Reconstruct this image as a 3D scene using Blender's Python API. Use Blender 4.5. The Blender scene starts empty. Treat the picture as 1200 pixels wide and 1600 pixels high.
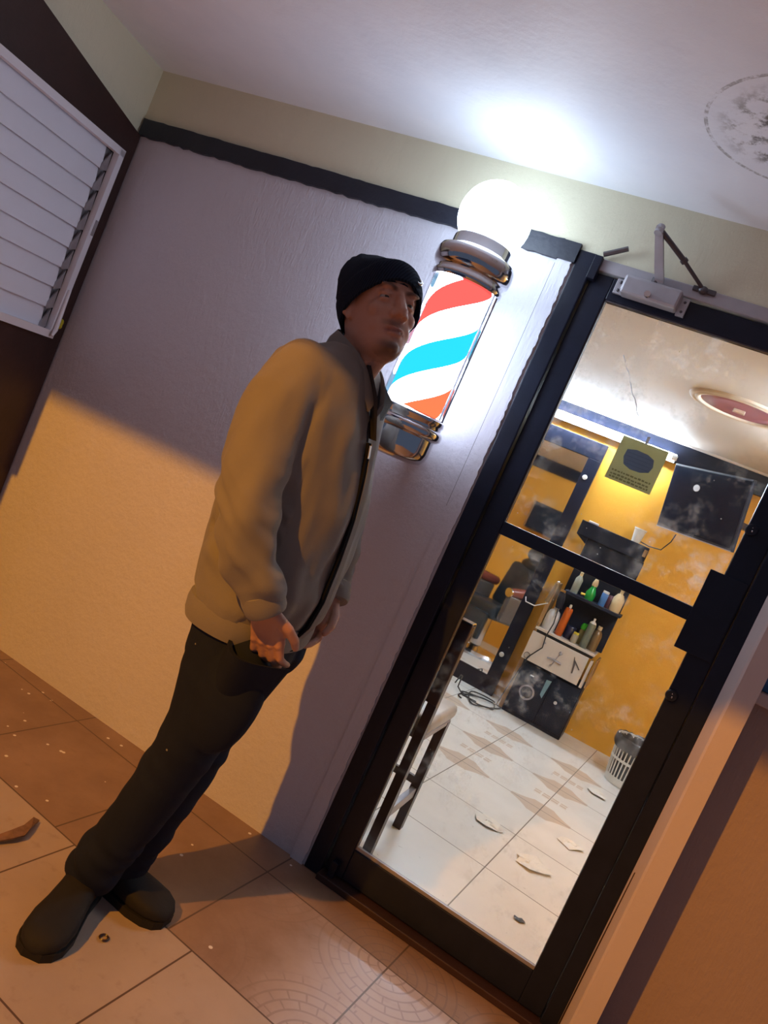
import bpy, bmesh, math, random
import numpy as np
from mathutils import Vector, Matrix, noise as mnoise
random.seed(7)
sc = bpy.context.scene
COL = sc.collection
PI = math.pi
# ---------------------------------------------------------------- camera
R_ = [[0.8413455, 0.4026439, -0.3605767], [0.3619842, 0.0756532, 0.9291093], [0.401379, -0.912225, -0.0821002]]
CAM = Vector((0.0, -2.30435, 1.35))
cd = bpy.data.cameras.new('camera'); cam = bpy.data.objects.new('camera', cd); COL.objects.link(cam)
m = Matrix(((R_[0][0], -R_[0][1], -R_[0][2]), (R_[1][0], -R_[1][1], -R_[1][2]), (R_[2][0], -R_[2][1], -R_[2][2])))
cam.matrix_world = Matrix.Translation(CAM) @ m.to_4x4()
cd.sensor_width = 36; cd.lens = 27.0; cd.clip_start = 0.05
sc.camera = cam
# ---------------------------------------------------------------- world, lamps, exposure
w = bpy.data.worlds.new('night'); sc.world = w; w.use_nodes = True
w.node_tree.nodes['Background'].inputs[0].default_value = (0.50, 0.66, 1.0, 1)
w.node_tree.nodes['Background'].inputs[1].default_value = 0.145
sc.view_settings.view_transform = 'Standard'; sc.view_settings.look = 'None'
sc.view_settings.exposure = 0.0; sc.view_settings.gamma = 1.0; sc.view_settings.use_curve_mapping = False
def lamp(name, loc, energy, color, radius):
    d = bpy.data.lights.new(name, 'POINT'); d.energy = energy; d.color = color; d.shadow_soft_size = radius
    o = bpy.data.objects.new(name, d); o.location = loc; COL.objects.link(o); return o
lamp('street_light', (-1.75, -4.2, 3.50), 760, (1.0, 0.385, 0.015), 0.035)      # the sodium lamp down the street
GLOBE_E, POLE_E, TUBE_E = 10.5, 15.0, 180.0
# ---------------------------------------------------------------- node helpers
class NT:
    def __init__(s, name):
        s.m = bpy.data.materials.new(name); s.m.use_nodes = True; s.t = s.m.node_tree; s.t.nodes.clear()
        s.out = s.t.nodes.new('ShaderNodeOutputMaterial')
    def n(s, typ, **kw):
        nd = s.t.nodes.new('ShaderNode' + typ)
        for k, v in kw.items(): setattr(nd, k, v)
        return nd
    def link(s, a, b): s.t.links.new(a, b)
    def put(s, sock, v):
        if hasattr(v, 'is_output'): s.link(v, sock)
        else:
            if isinstance(v, (tuple, list)) and len(v) == 3 and sock.type == 'RGBA': v = (*v, 1)
            sock.default_value = v
    def math(s, op, a, b=0.0, c=None):
        nd = s.n('Math', operation=op); s.put(nd.inputs[0], a); s.put(nd.inputs[1], b)
        if c is not None: s.put(nd.inputs[2], c)
        return nd.outputs[0]
    def mix(s, f, a, b):
        nd = s.n('Mix', data_type='RGBA'); s.put(nd.inputs[0], f); s.put(nd.inputs[6], a); s.put(nd.inputs[7], b); return nd.outputs[2]
    def ramp(s, v, lo, hi):
        nd = s.n('MapRange'); nd.interpolation_type = 'SMOOTHSTEP'
        s.put(nd.inputs[0], v); nd.inputs[1].default_value = lo; nd.inputs[2].default_value = hi; return nd.outputs[0]
    def obj(s): return s.n('TexCoord').outputs['Object']
    def pos(s): return s.n('NewGeometry').outputs['Position']
    def scale(s, v, sc3):
        nd = s.n('Mapping'); s.link(v, nd.inputs[0]); nd.inputs['Scale'].default_value = sc3; return nd.outputs[0]
    def noise(s, v, scale, detail=4, rough=.55):
        nd = s.n('TexNoise'); s.link(v, nd.inputs['Vector']); nd.inputs['Scale'].default_value = scale
        nd.inputs['Detail'].default_value = detail; nd.inputs['Roughness'].default_value = rough; return nd.outputs[0]
    def vor(s, v, scale):
        nd = s.n('TexVoronoi'); s.link(v, nd.inputs['Vector']); nd.inputs['Scale'].default_value = scale; return nd
    def bump(s, h, st, dist=.01):
        nd = s.n('Bump'); s.put(nd.inputs['Height'], h); nd.inputs['Strength'].default_value = st; nd.inputs['Distance'].default_value = dist; return nd.outputs[0]
    def bsdf(s, color, rough=.5, metal=0.0, normal=None, spec=None, **kw):
        nd = s.n('BsdfPrincipled'); s.put(nd.inputs['Base Color'], color); s.put(nd.inputs['Roughness'], rough); s.put(nd.inputs['Metallic'], metal)
        if normal is not None: s.link(normal, nd.inputs['Normal'])
        if spec is not None: nd.inputs['Specular IOR Level'].default_value = spec
        for k, v in kw.items(): s.put(nd.inputs[k], v)
        return nd.outputs[0]
    def done(s, sh): s.link(sh, s.out.inputs[0]); return s.m
def plain(name, color, rough=.5, metal=0.0, var=.12, vscale=30, bump=0.0, bscale=200, spec=None, **kw):
    t = NT(name); p = t.obj(); nz = t.noise(p, vscale)
    c = t.mix(nz, tuple(x * (1 - var) for x in color), tuple(min(1, x * (1 + var)) for x in color))
    nrm = t.bump(t.noise(p, bscale, 3), bump, .004) if bump else None
    return t.done(t.bsdf(c, rough, metal, nrm, spec, **kw))
def emit(name, color, st):
    t = NT(name); e = t.n('Emission'); e.inputs[0].default_value = (*color, 1); e.inputs[1].default_value = st; return t.done(e.outputs[0])
def paint_wall(name, color, streak=.25):
    t = NT(name); p = t.pos()
    a = t.noise(p, 1.7, 5); b = t.noise(t.scale(p, (9, 9, 3)), 3.5, 5)
    c = t.mix(t.ramp(a, .3, .7), tuple(x * .94 for x in color), color)
    c = t.mix(t.math('MULTIPLY', t.ramp(b, .5, .75), .12), c, tuple(x * .78 for x in color))
    h = t.math('ADD', t.noise(p, 26, 6, .65), t.math('MULTIPLY', t.noise(t.scale(p, (40, 40, 6)), 4, 3), .5))
    return t.done(t.bsdf(c, .55, 0, t.bump(h, streak, .012)))
# ---------------------------------------------------------------- mesh builder
def V3(*a): return np.array(a, float)
def nrm(v): v = np.asarray(v, float); return v / (np.linalg.norm(v) + 1e-12)
def frame(d):
    d = nrm(d); a = V3(0, 0, 1) if abs(d[2]) < .9 else V3(1, 0, 0)
    u = nrm(np.cross(a, d)); return u, np.cross(d, u)
class MB:
    def __init__(s): s.v = []; s.f = []; s.mi = []; s.cur = 0
    def add(s, vs, fs):
        b = len(s.v); s.v += [tuple(map(float, x)) for x in vs]
        for f in fs: s.f.append([i + b for i in f]); s.mi.append(s.cur)
        return s
    def box(s, lo, hi, bev=0.0, rot=None, org=None):
        x0, y0, z0 = [min(a, b) for a, b in zip(lo, hi)]; x1, y1, z1 = [max(a, b) for a, b in zip(lo, hi)]
        bm = bmesh.new(); bmesh.ops.create_cube(bm, size=1)
        for q in bm.verts: q.co = ((x0 + x1) / 2 + q.co.x * (x1 - x0), (y0 + y1) / 2 + q.co.y * (y1 - y0), (z0 + z1) / 2 + q.co.z * (z1 - z0))
        if bev: bmesh.ops.bevel(bm, geom=bm.edges[:], offset=min(bev, .49 * min(x1 - x0, y1 - y0, z1 - z0)), segments=2, affect='EDGES', profile=.5)
        bm.verts.index_update()
        vs = [q.co.copy() for q in bm.verts]; fs = [[q.index for q in f.verts] for f in bm.faces]; bm.free()
        if rot is not None:
            o = Vector(org if org is not None else ((x0 + x1) / 2, (y0 + y1) / 2, (z0 + z1) / 2)); vs = [o + rot @ (q - o) for q in vs]
        return s.add(vs, fs)
    def loft(s, rings, cap=True, closed=True):
        n = len(rings[0]); vs = [p for r in rings for p in r]; fs = []
        for i in range(len(rings) - 1):
            for j in range(n if closed else n - 1):
                k = (j + 1) % n; fs.append([i * n + j, i * n + k, (i + 1) * n + k, (i + 1) * n + j])
        if cap and closed:
            vs = vs + [np.mean(np.array(rings[0]), 0), np.mean(np.array(rings[-1]), 0)]; a = len(vs) - 2; L = (len(rings) - 1) * n
            for j in range(n):
                k = (j + 1) % n; fs.append([a, k, j]); fs.append([a + 1, L + j, L + k])
        return s.add(vs, fs)
    def tube(s, pts, r, n=12, cap=True):
        pts = [np.array(p, float) for p in pts]; rs = r if hasattr(r, '__len__') else [r] * len(pts); rings = []; u = None
        for i, p in enumerate(pts):
            d = nrm(pts[min(i + 1, len(pts) - 1)] - pts[max(i - 1, 0)])
            if u is None: u, w_ = frame(d)
            else:
                u = nrm(u - d * (u @ d)); w_ = np.cross(d, u)
            rings.append([p + rs[i] * (math.cos(2 * PI * j / n) * u + math.sin(2 * PI * j / n) * w_) for j in range(n)])
        return s.loft(rings, cap)
    def lathe(s, prof, c=(0, 0, 0), axis=(0, 0, 1), n=32, cap=False):
        u, w_ = frame(axis); a = nrm(axis); c = np.array(c, float)
        rings = [[c + a * z + r * (math.cos(2 * PI * j / n) * u + math.sin(2 * PI * j / n) * w_) for j in range(n)] for r, z in prof]
        return s.loft(rings, cap)
    def ell(s, c, ax, n=20, mm=12):
        c = np.array(c, float); ax = np.array(ax, float)
        if ax.ndim == 1: ax = np.diag(ax)
        rings = []
        for i in range(1, mm):
            t = PI * i / mm
            rings.append([c + math.sin(t) * (math.cos(2 * PI * j / n) * ax[0] + math.sin(2 * PI * j / n) * ax[1]) - math.cos(t) * ax[2] for j in range(n)])
        vs = [p for r in rings for p in r] + [c - ax[2], c + ax[2]]; fs = []
        for i in range(mm - 2):
            for j in range(n):
                k = (j + 1) % n; fs.append([i * n + j, i * n + k, (i + 1) * n + k, (i + 1) * n + j])
        a = len(vs) - 2; L = (mm - 2) * n
        for j in range(n):
            k = (j + 1) % n; fs.append([a, k, j]); fs.append([a + 1, L + j, L + k])
        return s.add(vs, fs)
    def poly(s, pts, thick, direction):
        pts = [np.array(p, float) for p in pts]; n = len(pts); d = nrm(direction) * thick
        return s.add(pts + [p + d for p in pts], [list(range(n))[::-1], list(range(n, 2 * n))] + [[i, (i + 1) % n, n + (i + 1) % n, n + i] for i in range(n)])
    def tf(s, M):
        s.v = [tuple(M @ Vector(p)) for p in s.v]; return s
    def build(s, name, mats, parent=None, org=None, smooth=False, fix=True):
        if org is None and parent is not None and parent.get('_o') is not None: org = parent['_o']
        o0 = Vector(org) if org is not None else Vector((0, 0, 0))
        me = bpy.data.meshes.new(name); me.from_pydata([tuple(Vector(p) - o0) for p in s.v], [], s.f)
        mats = mats if isinstance(mats, (list, tuple)) else [mats]
        for q in mats: me.materials.append(q)
        me.polygons.foreach_set('material_index', s.mi)
        if fix:
            bm = bmesh.new(); bm.from_mesh(me); bmesh.ops.recalc_face_normals(bm, faces=bm.faces[:]); bm.to_mesh(me); bm.free()
        if smooth:
            me.polygons.foreach_set('use_smooth', [True] * len(me.polygons))
            try: me.set_sharp_from_angle(angle=math.radians(smooth if smooth is not True else 45))
            except Exception: pass
        me.update()
        o = bpy.data.objects.new(name, me); COL.objects.link(o)
        if parent is not None: o.parent = parent
        elif org is not None: o.location = o0
        return o
def thing(name, label, cat, loc, rz=0.0, group=None, local=False):
    o = bpy.data.objects.new(name, None); COL.objects.link(o); o.location = loc; o.rotation_euler = (0, 0, rz); o.empty_display_size = .1
    o['label'] = label; o['category'] = cat
    if group: o['group'] = group
    if not local: WORLD[o.name] = loc
    return o
WORLD = {}
def part(mb, name, mat, parent, smooth=False, **kw):
    """mesh given in world coordinates, stored relative to its (unrotated) thing"""
    root = parent
    while root.parent: root = root.parent
    return mb.build(name, mat, parent, org=WORLD.get(root.name, (0, 0, 0)), smooth=smooth, **kw)
def tag(o, label, cat, group=None, kind=None):
    if label: o['label'] = label
    if cat: o['category'] = cat
    if group: o['group'] = group
    if kind: o['kind'] = kind
    return o
def struct(mb, name, mat, smooth=False, label=None, cat=None):
    o = mb.build(name, mat, smooth=smooth); o['kind'] = 'structure'; o['label'] = label; o['category'] = cat; return o
def solo(mb, name, mat, org, label, cat, group=None, smooth=False, kind=None):
    o = mb.build(name, mat, None, org=org, smooth=smooth); return tag(o, label, cat, group, kind)
# ---------------------------------------------------------------- materials of the place
M = {}
M['wall'] = paint_wall('white_wall_paint', (.62, .61, .68), .35)
M['cream'] = paint_wall('cream_wall_paint', (.70, .66, .49), .25)
M['yellow'] = paint_wall('yellow_wall_paint', (.85, .42, .045), .12)
M['black_paint'] = plain('black_gloss_paint', (.008, .010, .022), .38, var=.5, vscale=12, bump=.15, bscale=60, spec=.3)
M['black_band'] = plain('black_band_paint', (.016, .019, .032), .5, var=.5, vscale=8, bump=.3, bscale=50)
M['brown_wood'] = plain('dark_brown_wood', (.035, .014, .012), .5, var=.6, vscale=6, bump=.3, bscale=40)
M['white_frame'] = plain('white_enamel', (.74, .73, .79), .4, var=.06, vscale=9)
M['louvre'] = plain('frosted_louvre', (.76, .77, .86), .35, var=.05, vscale=5)
M['dull_metal'] = plain('dull_grey_metal', (.36, .34, .36), .45, .5, var=.25, vscale=20)
M['closer'] = plain('grey_enamel_metal', (.42, .40, .43), .38, .35, var=.12)
M['dark_metal'] = plain('dark_steel', (.11, .10, .11), .4, .7, var=.3)
M['chrome'] = plain('polished_chrome', (.62, .60, .62), .12, 1.0, var=.05)
M['black_plastic'] = plain('black_plastic', (.014, .017, .030), .45, var=.3, spec=.2)
M['black_leather'] = plain('black_leather', (.03, .04, .05), .33, var=.3, bump=.15, bscale=120)
M['dark_wood'] = plain('dark_stained_wood', (.035, .018, .02), .35, var=.5, vscale=9)
M['pale_wood'] = plain('raw_pale_wood', (.33, .19, .075), .6, var=.25, vscale=12)
M['white_plastic'] = plain('white_plastic', (.75, .75, .72), .4, var=.05)
M['laminate'] = plain('cream_laminate', (.62, .56, .50), .4, var=.04)
M['rubber'] = plain('black_rubber', (.012, .012, .013), .6)
M['paper'] = plain('crumpled_paper', (.78, .75, .68), .8, var=.1, bump=.4, bscale=30)
M['post_paint'] = paint_wall('cream_pink_post_paint', (.62, .52, .50), .15)
M['right_wall'] = paint_wall('right_wall_paint', (.42, .31, .27), .3)
def tile_mat(interior):
    t = NT('interior_floor_tiles' if interior else 'porch_floor_tiles'); p = t.pos()
    s_ = t.n('SeparateXYZ'); t.link(p, s_.inputs[0]); x, y = s_.outputs[0], s_.outputs[1]
    a = math.radians(-4.0); T = .455; px, py = -.255, -.184
    dx = t.math('SUBTRACT', x, px); dy = t.math('SUBTRACT', y, py)
    u = t.math('DIVIDE', t.math('ADD', t.math('MULTIPLY', dx, math.cos(a)), t.math('MULTIPLY', dy, math.sin(a))), T)
    v = t.math('DIVIDE', t.math('ADD', t.math('MULTIPLY', dx, -math.sin(a)), t.math('MULTIPLY', dy, math.cos(a))), T)
    row = t.math('FLOOR', v)
    if not interior:
        u = t.math('ADD', u, t.math('MULTIPLY', t.math('LESS_THAN', v, -1.0), -.19))
    fu = t.math('FRACT', u); fv = t.math('FRACT', v)
    def edge(f, wd): return t.math('LESS_THAN', t.math('MINIMUM', f, t.math('SUBTRACT', 1.0, f)), wd)
    grout = t.math('MAXIMUM', edge(fu, .0055), edge(fv, .0055))
    n1 = t.noise(p, 3.2, 6, .6); n2 = t.noise(p, 22, 5, .6); n3 = t.noise(p, 90, 3)
    # ring mosaic printed around tile corners
    cu = t.math('SUBTRACT', fu, t.math('ROUND', fu)); cv = t.math('SUBTRACT', fv, t.math('ROUND', fv))
    r = t.math('SQRT', t.math('ADD', t.math('MULTIPLY', cu, cu), t.math('MULTIPLY', cv, cv)))
    ang = t.math('ARCTAN2', cv, cu)
    if interior:
        c = t.mix(t.ramp(n1, .3, .75), (.80, .79, .75), (.71, .70, .66))
        lu = t.math('SUBTRACT', fu, .5); lv = t.math('SUBTRACT', fv, .5)
        rr = t.math('SQRT', t.math('ADD', t.math('MULTIPLY', lu, lu), t.math('MULTIPLY', lv, lv)))
        star = t.math('MULTIPLY', t.math('MULTIPLY', t.math('GREATER_THAN', rr, .485), t.math('LESS_THAN', t.math('ABSOLUTE', cv), .2)), t.math('LESS_THAN', r, .36))
        bars = t.math('MULTIPLY', t.math('LESS_THAN', t.math('ABSOLUTE', cv), .075), t.math('LESS_THAN', t.math('ABSOLUTE', cu), .28))
        bars2 = t.math('MULTIPLY', t.math('LESS_THAN', t.math('ABSOLUTE', lv), .07), t.math('GREATER_THAN', rr, .30))
        gaps = t.math('MAXIMUM', edge(t.math('FRACT', t.math('MULTIPLY', u, 9)), .1), edge(t.math('FRACT', t.math('MULTIPLY', v, 13.5)), .13))
        motif = t.math('MAXIMUM', star, t.math('MULTIPLY', t.math('MAXIMUM', bars, bars2), t.math('SUBTRACT', 1, gaps)))
        band = t.math('MULTIPLY', t.math('GREATER_THAN', v, 3.62), t.math('LESS_THAN', v, 6.4))
        c = t.mix(t.math('MULTIPLY', t.math('MULTIPLY', motif, band), .8), c, (.55, .43, .33))
        hair = t.math('MULTIPLY', t.math('GREATER_THAN', t.noise(t.scale(p, (1, 1.6, 1)), 26, 4, .7), .70), .85)
        c = t.mix(hair, c, (.10, .09, .08))
        c = t.mix(grout, c, (.16, .14, .12)); rough = .28
    else:
        brown = t.mix(t.ramp(n1, .25, .75), (.22, .135, .09), (.33, .215, .15))
        light = t.mix(t.ramp(n1, .25, .75), (.47, .38, .32), (.39, .31, .26))
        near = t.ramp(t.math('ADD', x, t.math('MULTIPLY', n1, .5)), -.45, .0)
        mid = t.mix(t.math('MULTIPLY', near, t.math('LESS_THAN', row, -.5)), brown, (.44, .35, .33))  # reflected door and globe glow painted into these tiles as a lilac tone
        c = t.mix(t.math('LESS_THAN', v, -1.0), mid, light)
        ringf = t.math('MULTIPLY', r, 15.0); k = t.math('FLOOR', ringf); fr = t.math('FRACT', ringf)
        ringline = edge(fr, .10)
        seg = t.math('FRACT', t.math('ADD', t.math('MULTIPLY', ang, t.math('DIVIDE', t.math('ADD', t.math('MULTIPLY', k, 3.0), 6.0), 2 * PI)), t.math('MULTIPLY', k, .37)))
        odd = t.math('GREATER_THAN', t.math('MODULO', k, 3.0), .5)
        mos = t.math('MAXIMUM', ringline, t.math('MULTIPLY', edge(seg, .05), odd))
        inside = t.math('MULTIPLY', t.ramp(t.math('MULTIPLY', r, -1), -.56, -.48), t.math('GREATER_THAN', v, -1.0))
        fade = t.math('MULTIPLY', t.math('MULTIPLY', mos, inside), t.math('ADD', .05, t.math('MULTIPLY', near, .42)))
        c = t.mix(fade, c, (.17, .12, .10))
        c = t.mix(t.math('MULTIPLY', t.ramp(n2, .55, .8), .35), c, (.20, .13, .09))
        spots = t.vor(p, 21.0); sp = t.math('LESS_THAN', spots.outputs['Distance'], .12)
        rs_ = t.n('SeparateColor'); t.link(spots.outputs['Color'], rs_.inputs[0])
        sp = t.math('MULTIPLY', sp, t.math('GREATER_THAN', rs_.outputs[0], .55))
        sp = t.math('MULTIPLY', sp, t.math('MULTIPLY', t.math('GREATER_THAN', v, -1.0), t.math('LESS_THAN', x, -.62)))
        sp = t.math('MULTIPLY', sp, t.math('GREATER_THAN', n1, .42))
        c = t.mix(sp, c, (.80, .76, .72))
        c = t.mix(grout, c, (.10, .06, .04)); rough = t.math('ADD', .26, t.math('MULTIPLY', n2, .25))
    h = t.math('ADD', t.math('MULTIPLY', grout, -1.0), t.math('MULTIPLY', n2, .15))
    return t.done(t.bsdf(c, rough, 0, t.bump(h, .35, .004)))
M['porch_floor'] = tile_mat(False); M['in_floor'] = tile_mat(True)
def ceiling_mat():
    t = NT('porch_ceiling_paint'); p = t.pos(); s_ = t.n('SeparateXYZ'); t.link(p, s_.inputs[0])
    dx = t.math('SUBTRACT', s_.outputs[0], -.155); dy = t.math('SUBTRACT', s_.outputs[1], -.50)
    r = t.math('SQRT', t.math('ADD', t.math('MULTIPLY', dx, dx), t.math('MULTIPLY', dy, dy)))
    n = t.noise(p, 16, 6, .7); n0 = t.noise(p, 5, 5); n4 = t.noise(p, 40, 4, .7)
    c = t.mix(t.ramp(n0, .3, .7), (.80, .84, .92), (.85, .88, .95))
    ring = t.math('MULTIPLY', t.math('LESS_THAN', t.math('ABSOLUTE', t.math('SUBTRACT', r, .218)), .0045), t.ramp(n4, .38, .6))
    c = t.mix(t.math('MULTIPLY', ring, .65), c, (.20, .19, .19))
    blot = t.math('MULTIPLY', t.ramp(n, .47, .62), t.ramp(t.math('MULTIPLY', r, -1), -.215, -.12))
    c = t.mix(t.math('MULTIPLY', blot, .95), c, (.13, .12, .12))
    return t.done(t.bsdf(c, .6, 0, t.bump(t.noise(p, 30, 5), .2, .01)))
M['ceiling'] = ceiling_mat()
M['in_ceiling'] = plain('interior_ceiling_paint', (.74, .70, .65), .6, var=.05, vscale=2)
def glass_mat(name, tint, smudge):
    t = NT(name); p = t.pos(); tr = t.n('BsdfTransparent'); tr.inputs[0].default_value = (*tint, 1)
    gl = t.n('BsdfGlossy'); gl.inputs['Roughness'].default_value = .02
    lw = t.n('LayerWeight'); lw.inputs[0].default_value = .18
    mx = t.n('MixShader'); t.link(t.math('MULTIPLY', lw.outputs['Fresnel'], .55), mx.inputs[0]); t.link(tr.outputs[0], mx.inputs[1]); t.link(gl.outputs[0], mx.inputs[2])
    if not smudge: return t.done(mx.outputs[0])
    df0 = t.n('BsdfDiffuse'); df0.inputs[0].default_value = (.5, .52, .55, 1); tl = t.n('BsdfTranslucent'); tl.inputs[0].default_value = (.8, .82, .85, 1)
    df = t.n('MixShader'); df.inputs[0].default_value = .98; t.link(df0.outputs[0], df.inputs[1]); t.link(tl.outputs[0], df.inputs[2])
    sm = t.math('MULTIPLY', t.ramp(t.noise(p, 15, 9, .72), .47, .75), t.ramp(t.noise(p, 2.6, 2), .40, .62))
    dots = t.vor(p, 34); dt = t.math('LESS_THAN', dots.outputs['Distance'], .05)
    rs_ = t.n('SeparateColor'); t.link(dots.outputs['Color'], rs_.inputs[0])
    dt = t.math('MULTIPLY', dt, t.math('GREATER_THAN', rs_.outputs[0], .86))
    f = t.math('ADD', t.math('MULTIPLY', sm, smudge), t.math('MULTIPLY', dt, .5))
    m2 = t.n('MixShader'); t.link(f, m2.inputs[0]); t.link(mx.outputs[0], m2.inputs[1]); t.link(df.outputs[0], m2.inputs[2])
    return t.done(m2.outputs[0])
M['door_glass'] = glass_mat('smudged_door_glass', (.95, .96, .97), .34)
M['clear'] = glass_mat('clear_acrylic', (.93, .94, .98), 0)
M['dark_glass'] = plain('dark_blue_window_glass', (.008, .02, .06), .08, var=.3, vscale=3)
M['blue_paint'] = plain('blue_frame_paint', (.06, .17, .36), .4, var=.2)
def fabric(name, color, var=.15, rough=.9, bump=.3, scale=420):
    t = NT(name); p = t.obj(); n1 = t.noise(p, 7, 4); n2 = t.noise(t.scale(p, (1, 1, 3)), scale, 2)
    c = t.mix(n1, tuple(x * (1 - var) for x in color), tuple(x * (1 + var) for x in color))
    c = t.mix(t.math('MULTIPLY', n2, .25), c, tuple(x * .6 for x in color))
    return t.done(t.bsdf(c, rough, 0, t.bump(n2, bump, .002), .2, **{'Sheen Weight': .15}))
# ================================================================ SETTING
LX = -2.457; LA = math.radians(100); LD = V3(-math.cos(LA), -math.sin(LA), 0); LN = V3(-LD[1], LD[0], 0)   # left wall runs toward the camera
CZ = 2.313
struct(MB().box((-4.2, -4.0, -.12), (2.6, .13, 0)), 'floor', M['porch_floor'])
struct(MB().box((-2.7, .13, -.12), (.85, 3.45, 0)), 'floor', M['in_floor'])
struct(MB().poly([(-4.2, .15, CZ), (2.6, .15, CZ), (2.6, -2.10, CZ), (-4.2, -2.27, CZ)], .16, (0, 0, 1)), 'ceiling', M['ceiling'])
DX0, DX1 = -.653, .235
mb = MB().box((LX - .25, 0, 0), (DX0, .15, 2.1)); struct(mb, 'wall_front', M['wall'])
mb = MB().box((LX - .25, 0.0, 2.1), (2.4, .15, CZ)); struct(mb, 'wall_top', M['cream'])
mb = MB()
WX0, WX1, WZ0, WZ1 = .296, 1.15, 1.14, 1.95
mb.box((DX1, .12, 0), (WX0, .2, 2.1)).box((WX1, .12, 0), (2.4, .2, 2.1)).box((WX0, .12, 0), (WX1, .2, WZ0)).box((WX0, .12, WZ1), (WX1, .2, 2.1))
struct(mb, 'wall_right', M['right_wall'])
# left wall: upper part holds the louvre window, low part stands back
def LP(s, z, off=0.0): return V3(LX, 0, 0) + LD * s + V3(0, 0, z) + LN * off      # off>0 = out toward the porch
def lquad(mb, s0, s1, z0, z1, o0, o1):
    p = [LP(s0, z0, o0), LP(s1, z0, o0), LP(s1, z1, o0), LP(s0, z1, o0)]
    return mb.poly(p, (o1 - o0), LN)
WS0, WS1, WLZ0, WLZ1 = .10, .85, 1.21, 1.955
mb = MB(); lquad(mb, 0.0, .93, 1.98, CZ, -.12, 0.0)
struct(mb, 'wall_left', M['cream'])
mb = MB()
zt0, zt1 = 2.045, 2.175
p = [LP(0.012, WLZ1, .0), LP(.93, WLZ1, .0), LP(.93, 2.185, .0), LP(.7, 2.165, .0), LP(.35, 2.105, 0), LP(.012, 2.05, .0)]
mb.poly(p, .022, LN)
lquad(mb, .012, WS0, .0, WLZ1, 0, .022); lquad(mb, WS1, .93, .0, WLZ1, 0, .022); lquad(mb, WS0, WS1, .0, WLZ0, 0, .022)
lquad(mb, .012, .93, .0, 2.0, -.12, -.06)
struct(mb, 'trim_1', M['brown_wood'])
# louvre window
win = thing('window_1', 'white louvre window in the dark brown wooden frame at left', 'window', tuple(LP(WS0, WLZ0))); win['kind'] = 'structure'
fr = MB(); fw = .022
lquad(fr, WS0 - .012, WS1, WLZ1 - fw, WLZ1 + .004, .02, .045); lquad(fr, WS0 - .012, WS1, WLZ0 - .006, WLZ0 + fw, .02, .045)
lquad(fr, WS0 - .012, WS0 + fw - .004, WLZ0, WLZ1, .02, .045); lquad(fr, WS1 - fw, WS1, WLZ0, WLZ1, .02, .045)
part(fr, 'window_frame', M['white_frame'], win)
ns = 9; zz = np.linspace(WLZ1 - .025, WLZ0 + .02, ns + 1)
for i in range(ns):
    zt, zb = zz[i] + .012, zz[i + 1]
    q = MB(); a, b = LP(WS0 + .056, zt, .006), LP(WS0 + .056, zb, .020); c, d = LP(WS1 - .03, zb, .020), LP(WS1 - .03, zt, .006)
    q.poly([a, b, c, d], .005, LN); part(q, 'louvre_blade', M['louvre'], win)
    q = MB(); q.poly([LP(WS0 + .022, zt - .01, .012), LP(WS0 + .026, zb + .006, .020), LP(WS0 + .066, zb - .006, .026), LP(WS0 + .062, zb + .02, .022)], .006, LN)
    part(q, 'louvre_clip', M['dull_metal'], win)
q = MB(); lquad(q, WS0 + .014, WS0 + .064, WLZ0 + .02, WLZ1 - .02, -.004, .004); part(q, 'clip_rail', M['dull_metal'], win)
q = MB(); lquad(q, WS0 - .006, WS0 + .006, 1.62, 1.68, .045, .049); part(q, 'rail_slot', M['dull_metal'], win)
q = MB(); q.tube([LP(WS0 + .004, 1.40, .05), LP(WS0 + .004, 1.24, .055), LP(WS0 + .018, 1.215, .06)], [.006, .008, .005], 8); part(q, 'operator_handle', M['white_frame'], win)
yp = plain('yellow_paint_dab', (.55, .46, .02), .4)
q = MB()
for i in range(6):
    q.ell(LP(WS0 - .046 + random.uniform(-.008, .008), 1.275 + random.uniform(-.02, .02), .023), (.011, .006, .012), 8, 6)
part(q, 'paint_dab', yp, win, smooth=True)
# black band along the top of the white wall, with ragged hand-painted edges
def ragged(x0, x1, z0, z1, n, amp):
    lo = [(x0 + (x1 - x0) * i / n, -.014, z0(x0 + (x1 - x0) * i / n) + random.uniform(-amp, amp)) for i in range(n + 1)]
    hi = [(x0 + (x1 - x0) * i / n, -.014, z1(x0 + (x1 - x0) * i / n) + random.uniform(-amp, amp) * .4) for i in range(n + 1)]
    return lo, hi
lo, hi = ragged(LX + .012, DX0 - .055, lambda x: 2.052 + (x + 2.45) * .012, lambda x: 2.118 + (x + 2.45) * .008, 70, .0035)
mb = MB()
for i in range(70):
    mb.poly([lo[i], lo[i + 1], hi[i + 1], hi[i]], .016, (0, 1, 0))
struct(mb, 'trim_2', M['black_band'])
# plaster strip beside the door
mb = MB(); zs = np.linspace(0.0, 2.075, 200)
e = [(-.660 + .005 * mnoise.noise(Vector((0, 3, z * 5))) + random.uniform(-.0025, .0025), z) for z in zs]
for i in range(199):
    mb.poly([(-.708, -.010, zs[i]), (e[i][0], -.010, zs[i]), (e[i + 1][0], -.010, zs[i + 1]), (-.708, -.010, zs[i + 1])], .014, (0, 1, 0))
struct(mb, 'trim_3', M['wall'])
struct(MB().box((-.7115, -.0025, 1.25), (-.7075, .002, 2.06)), 'trim_4', M['rubber'])
struct(MB().box((DX0 - .057, -.016, 2.072), (DX0 + .0, .0, 2.131)), 'trim_5', M['black_band'])
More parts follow.
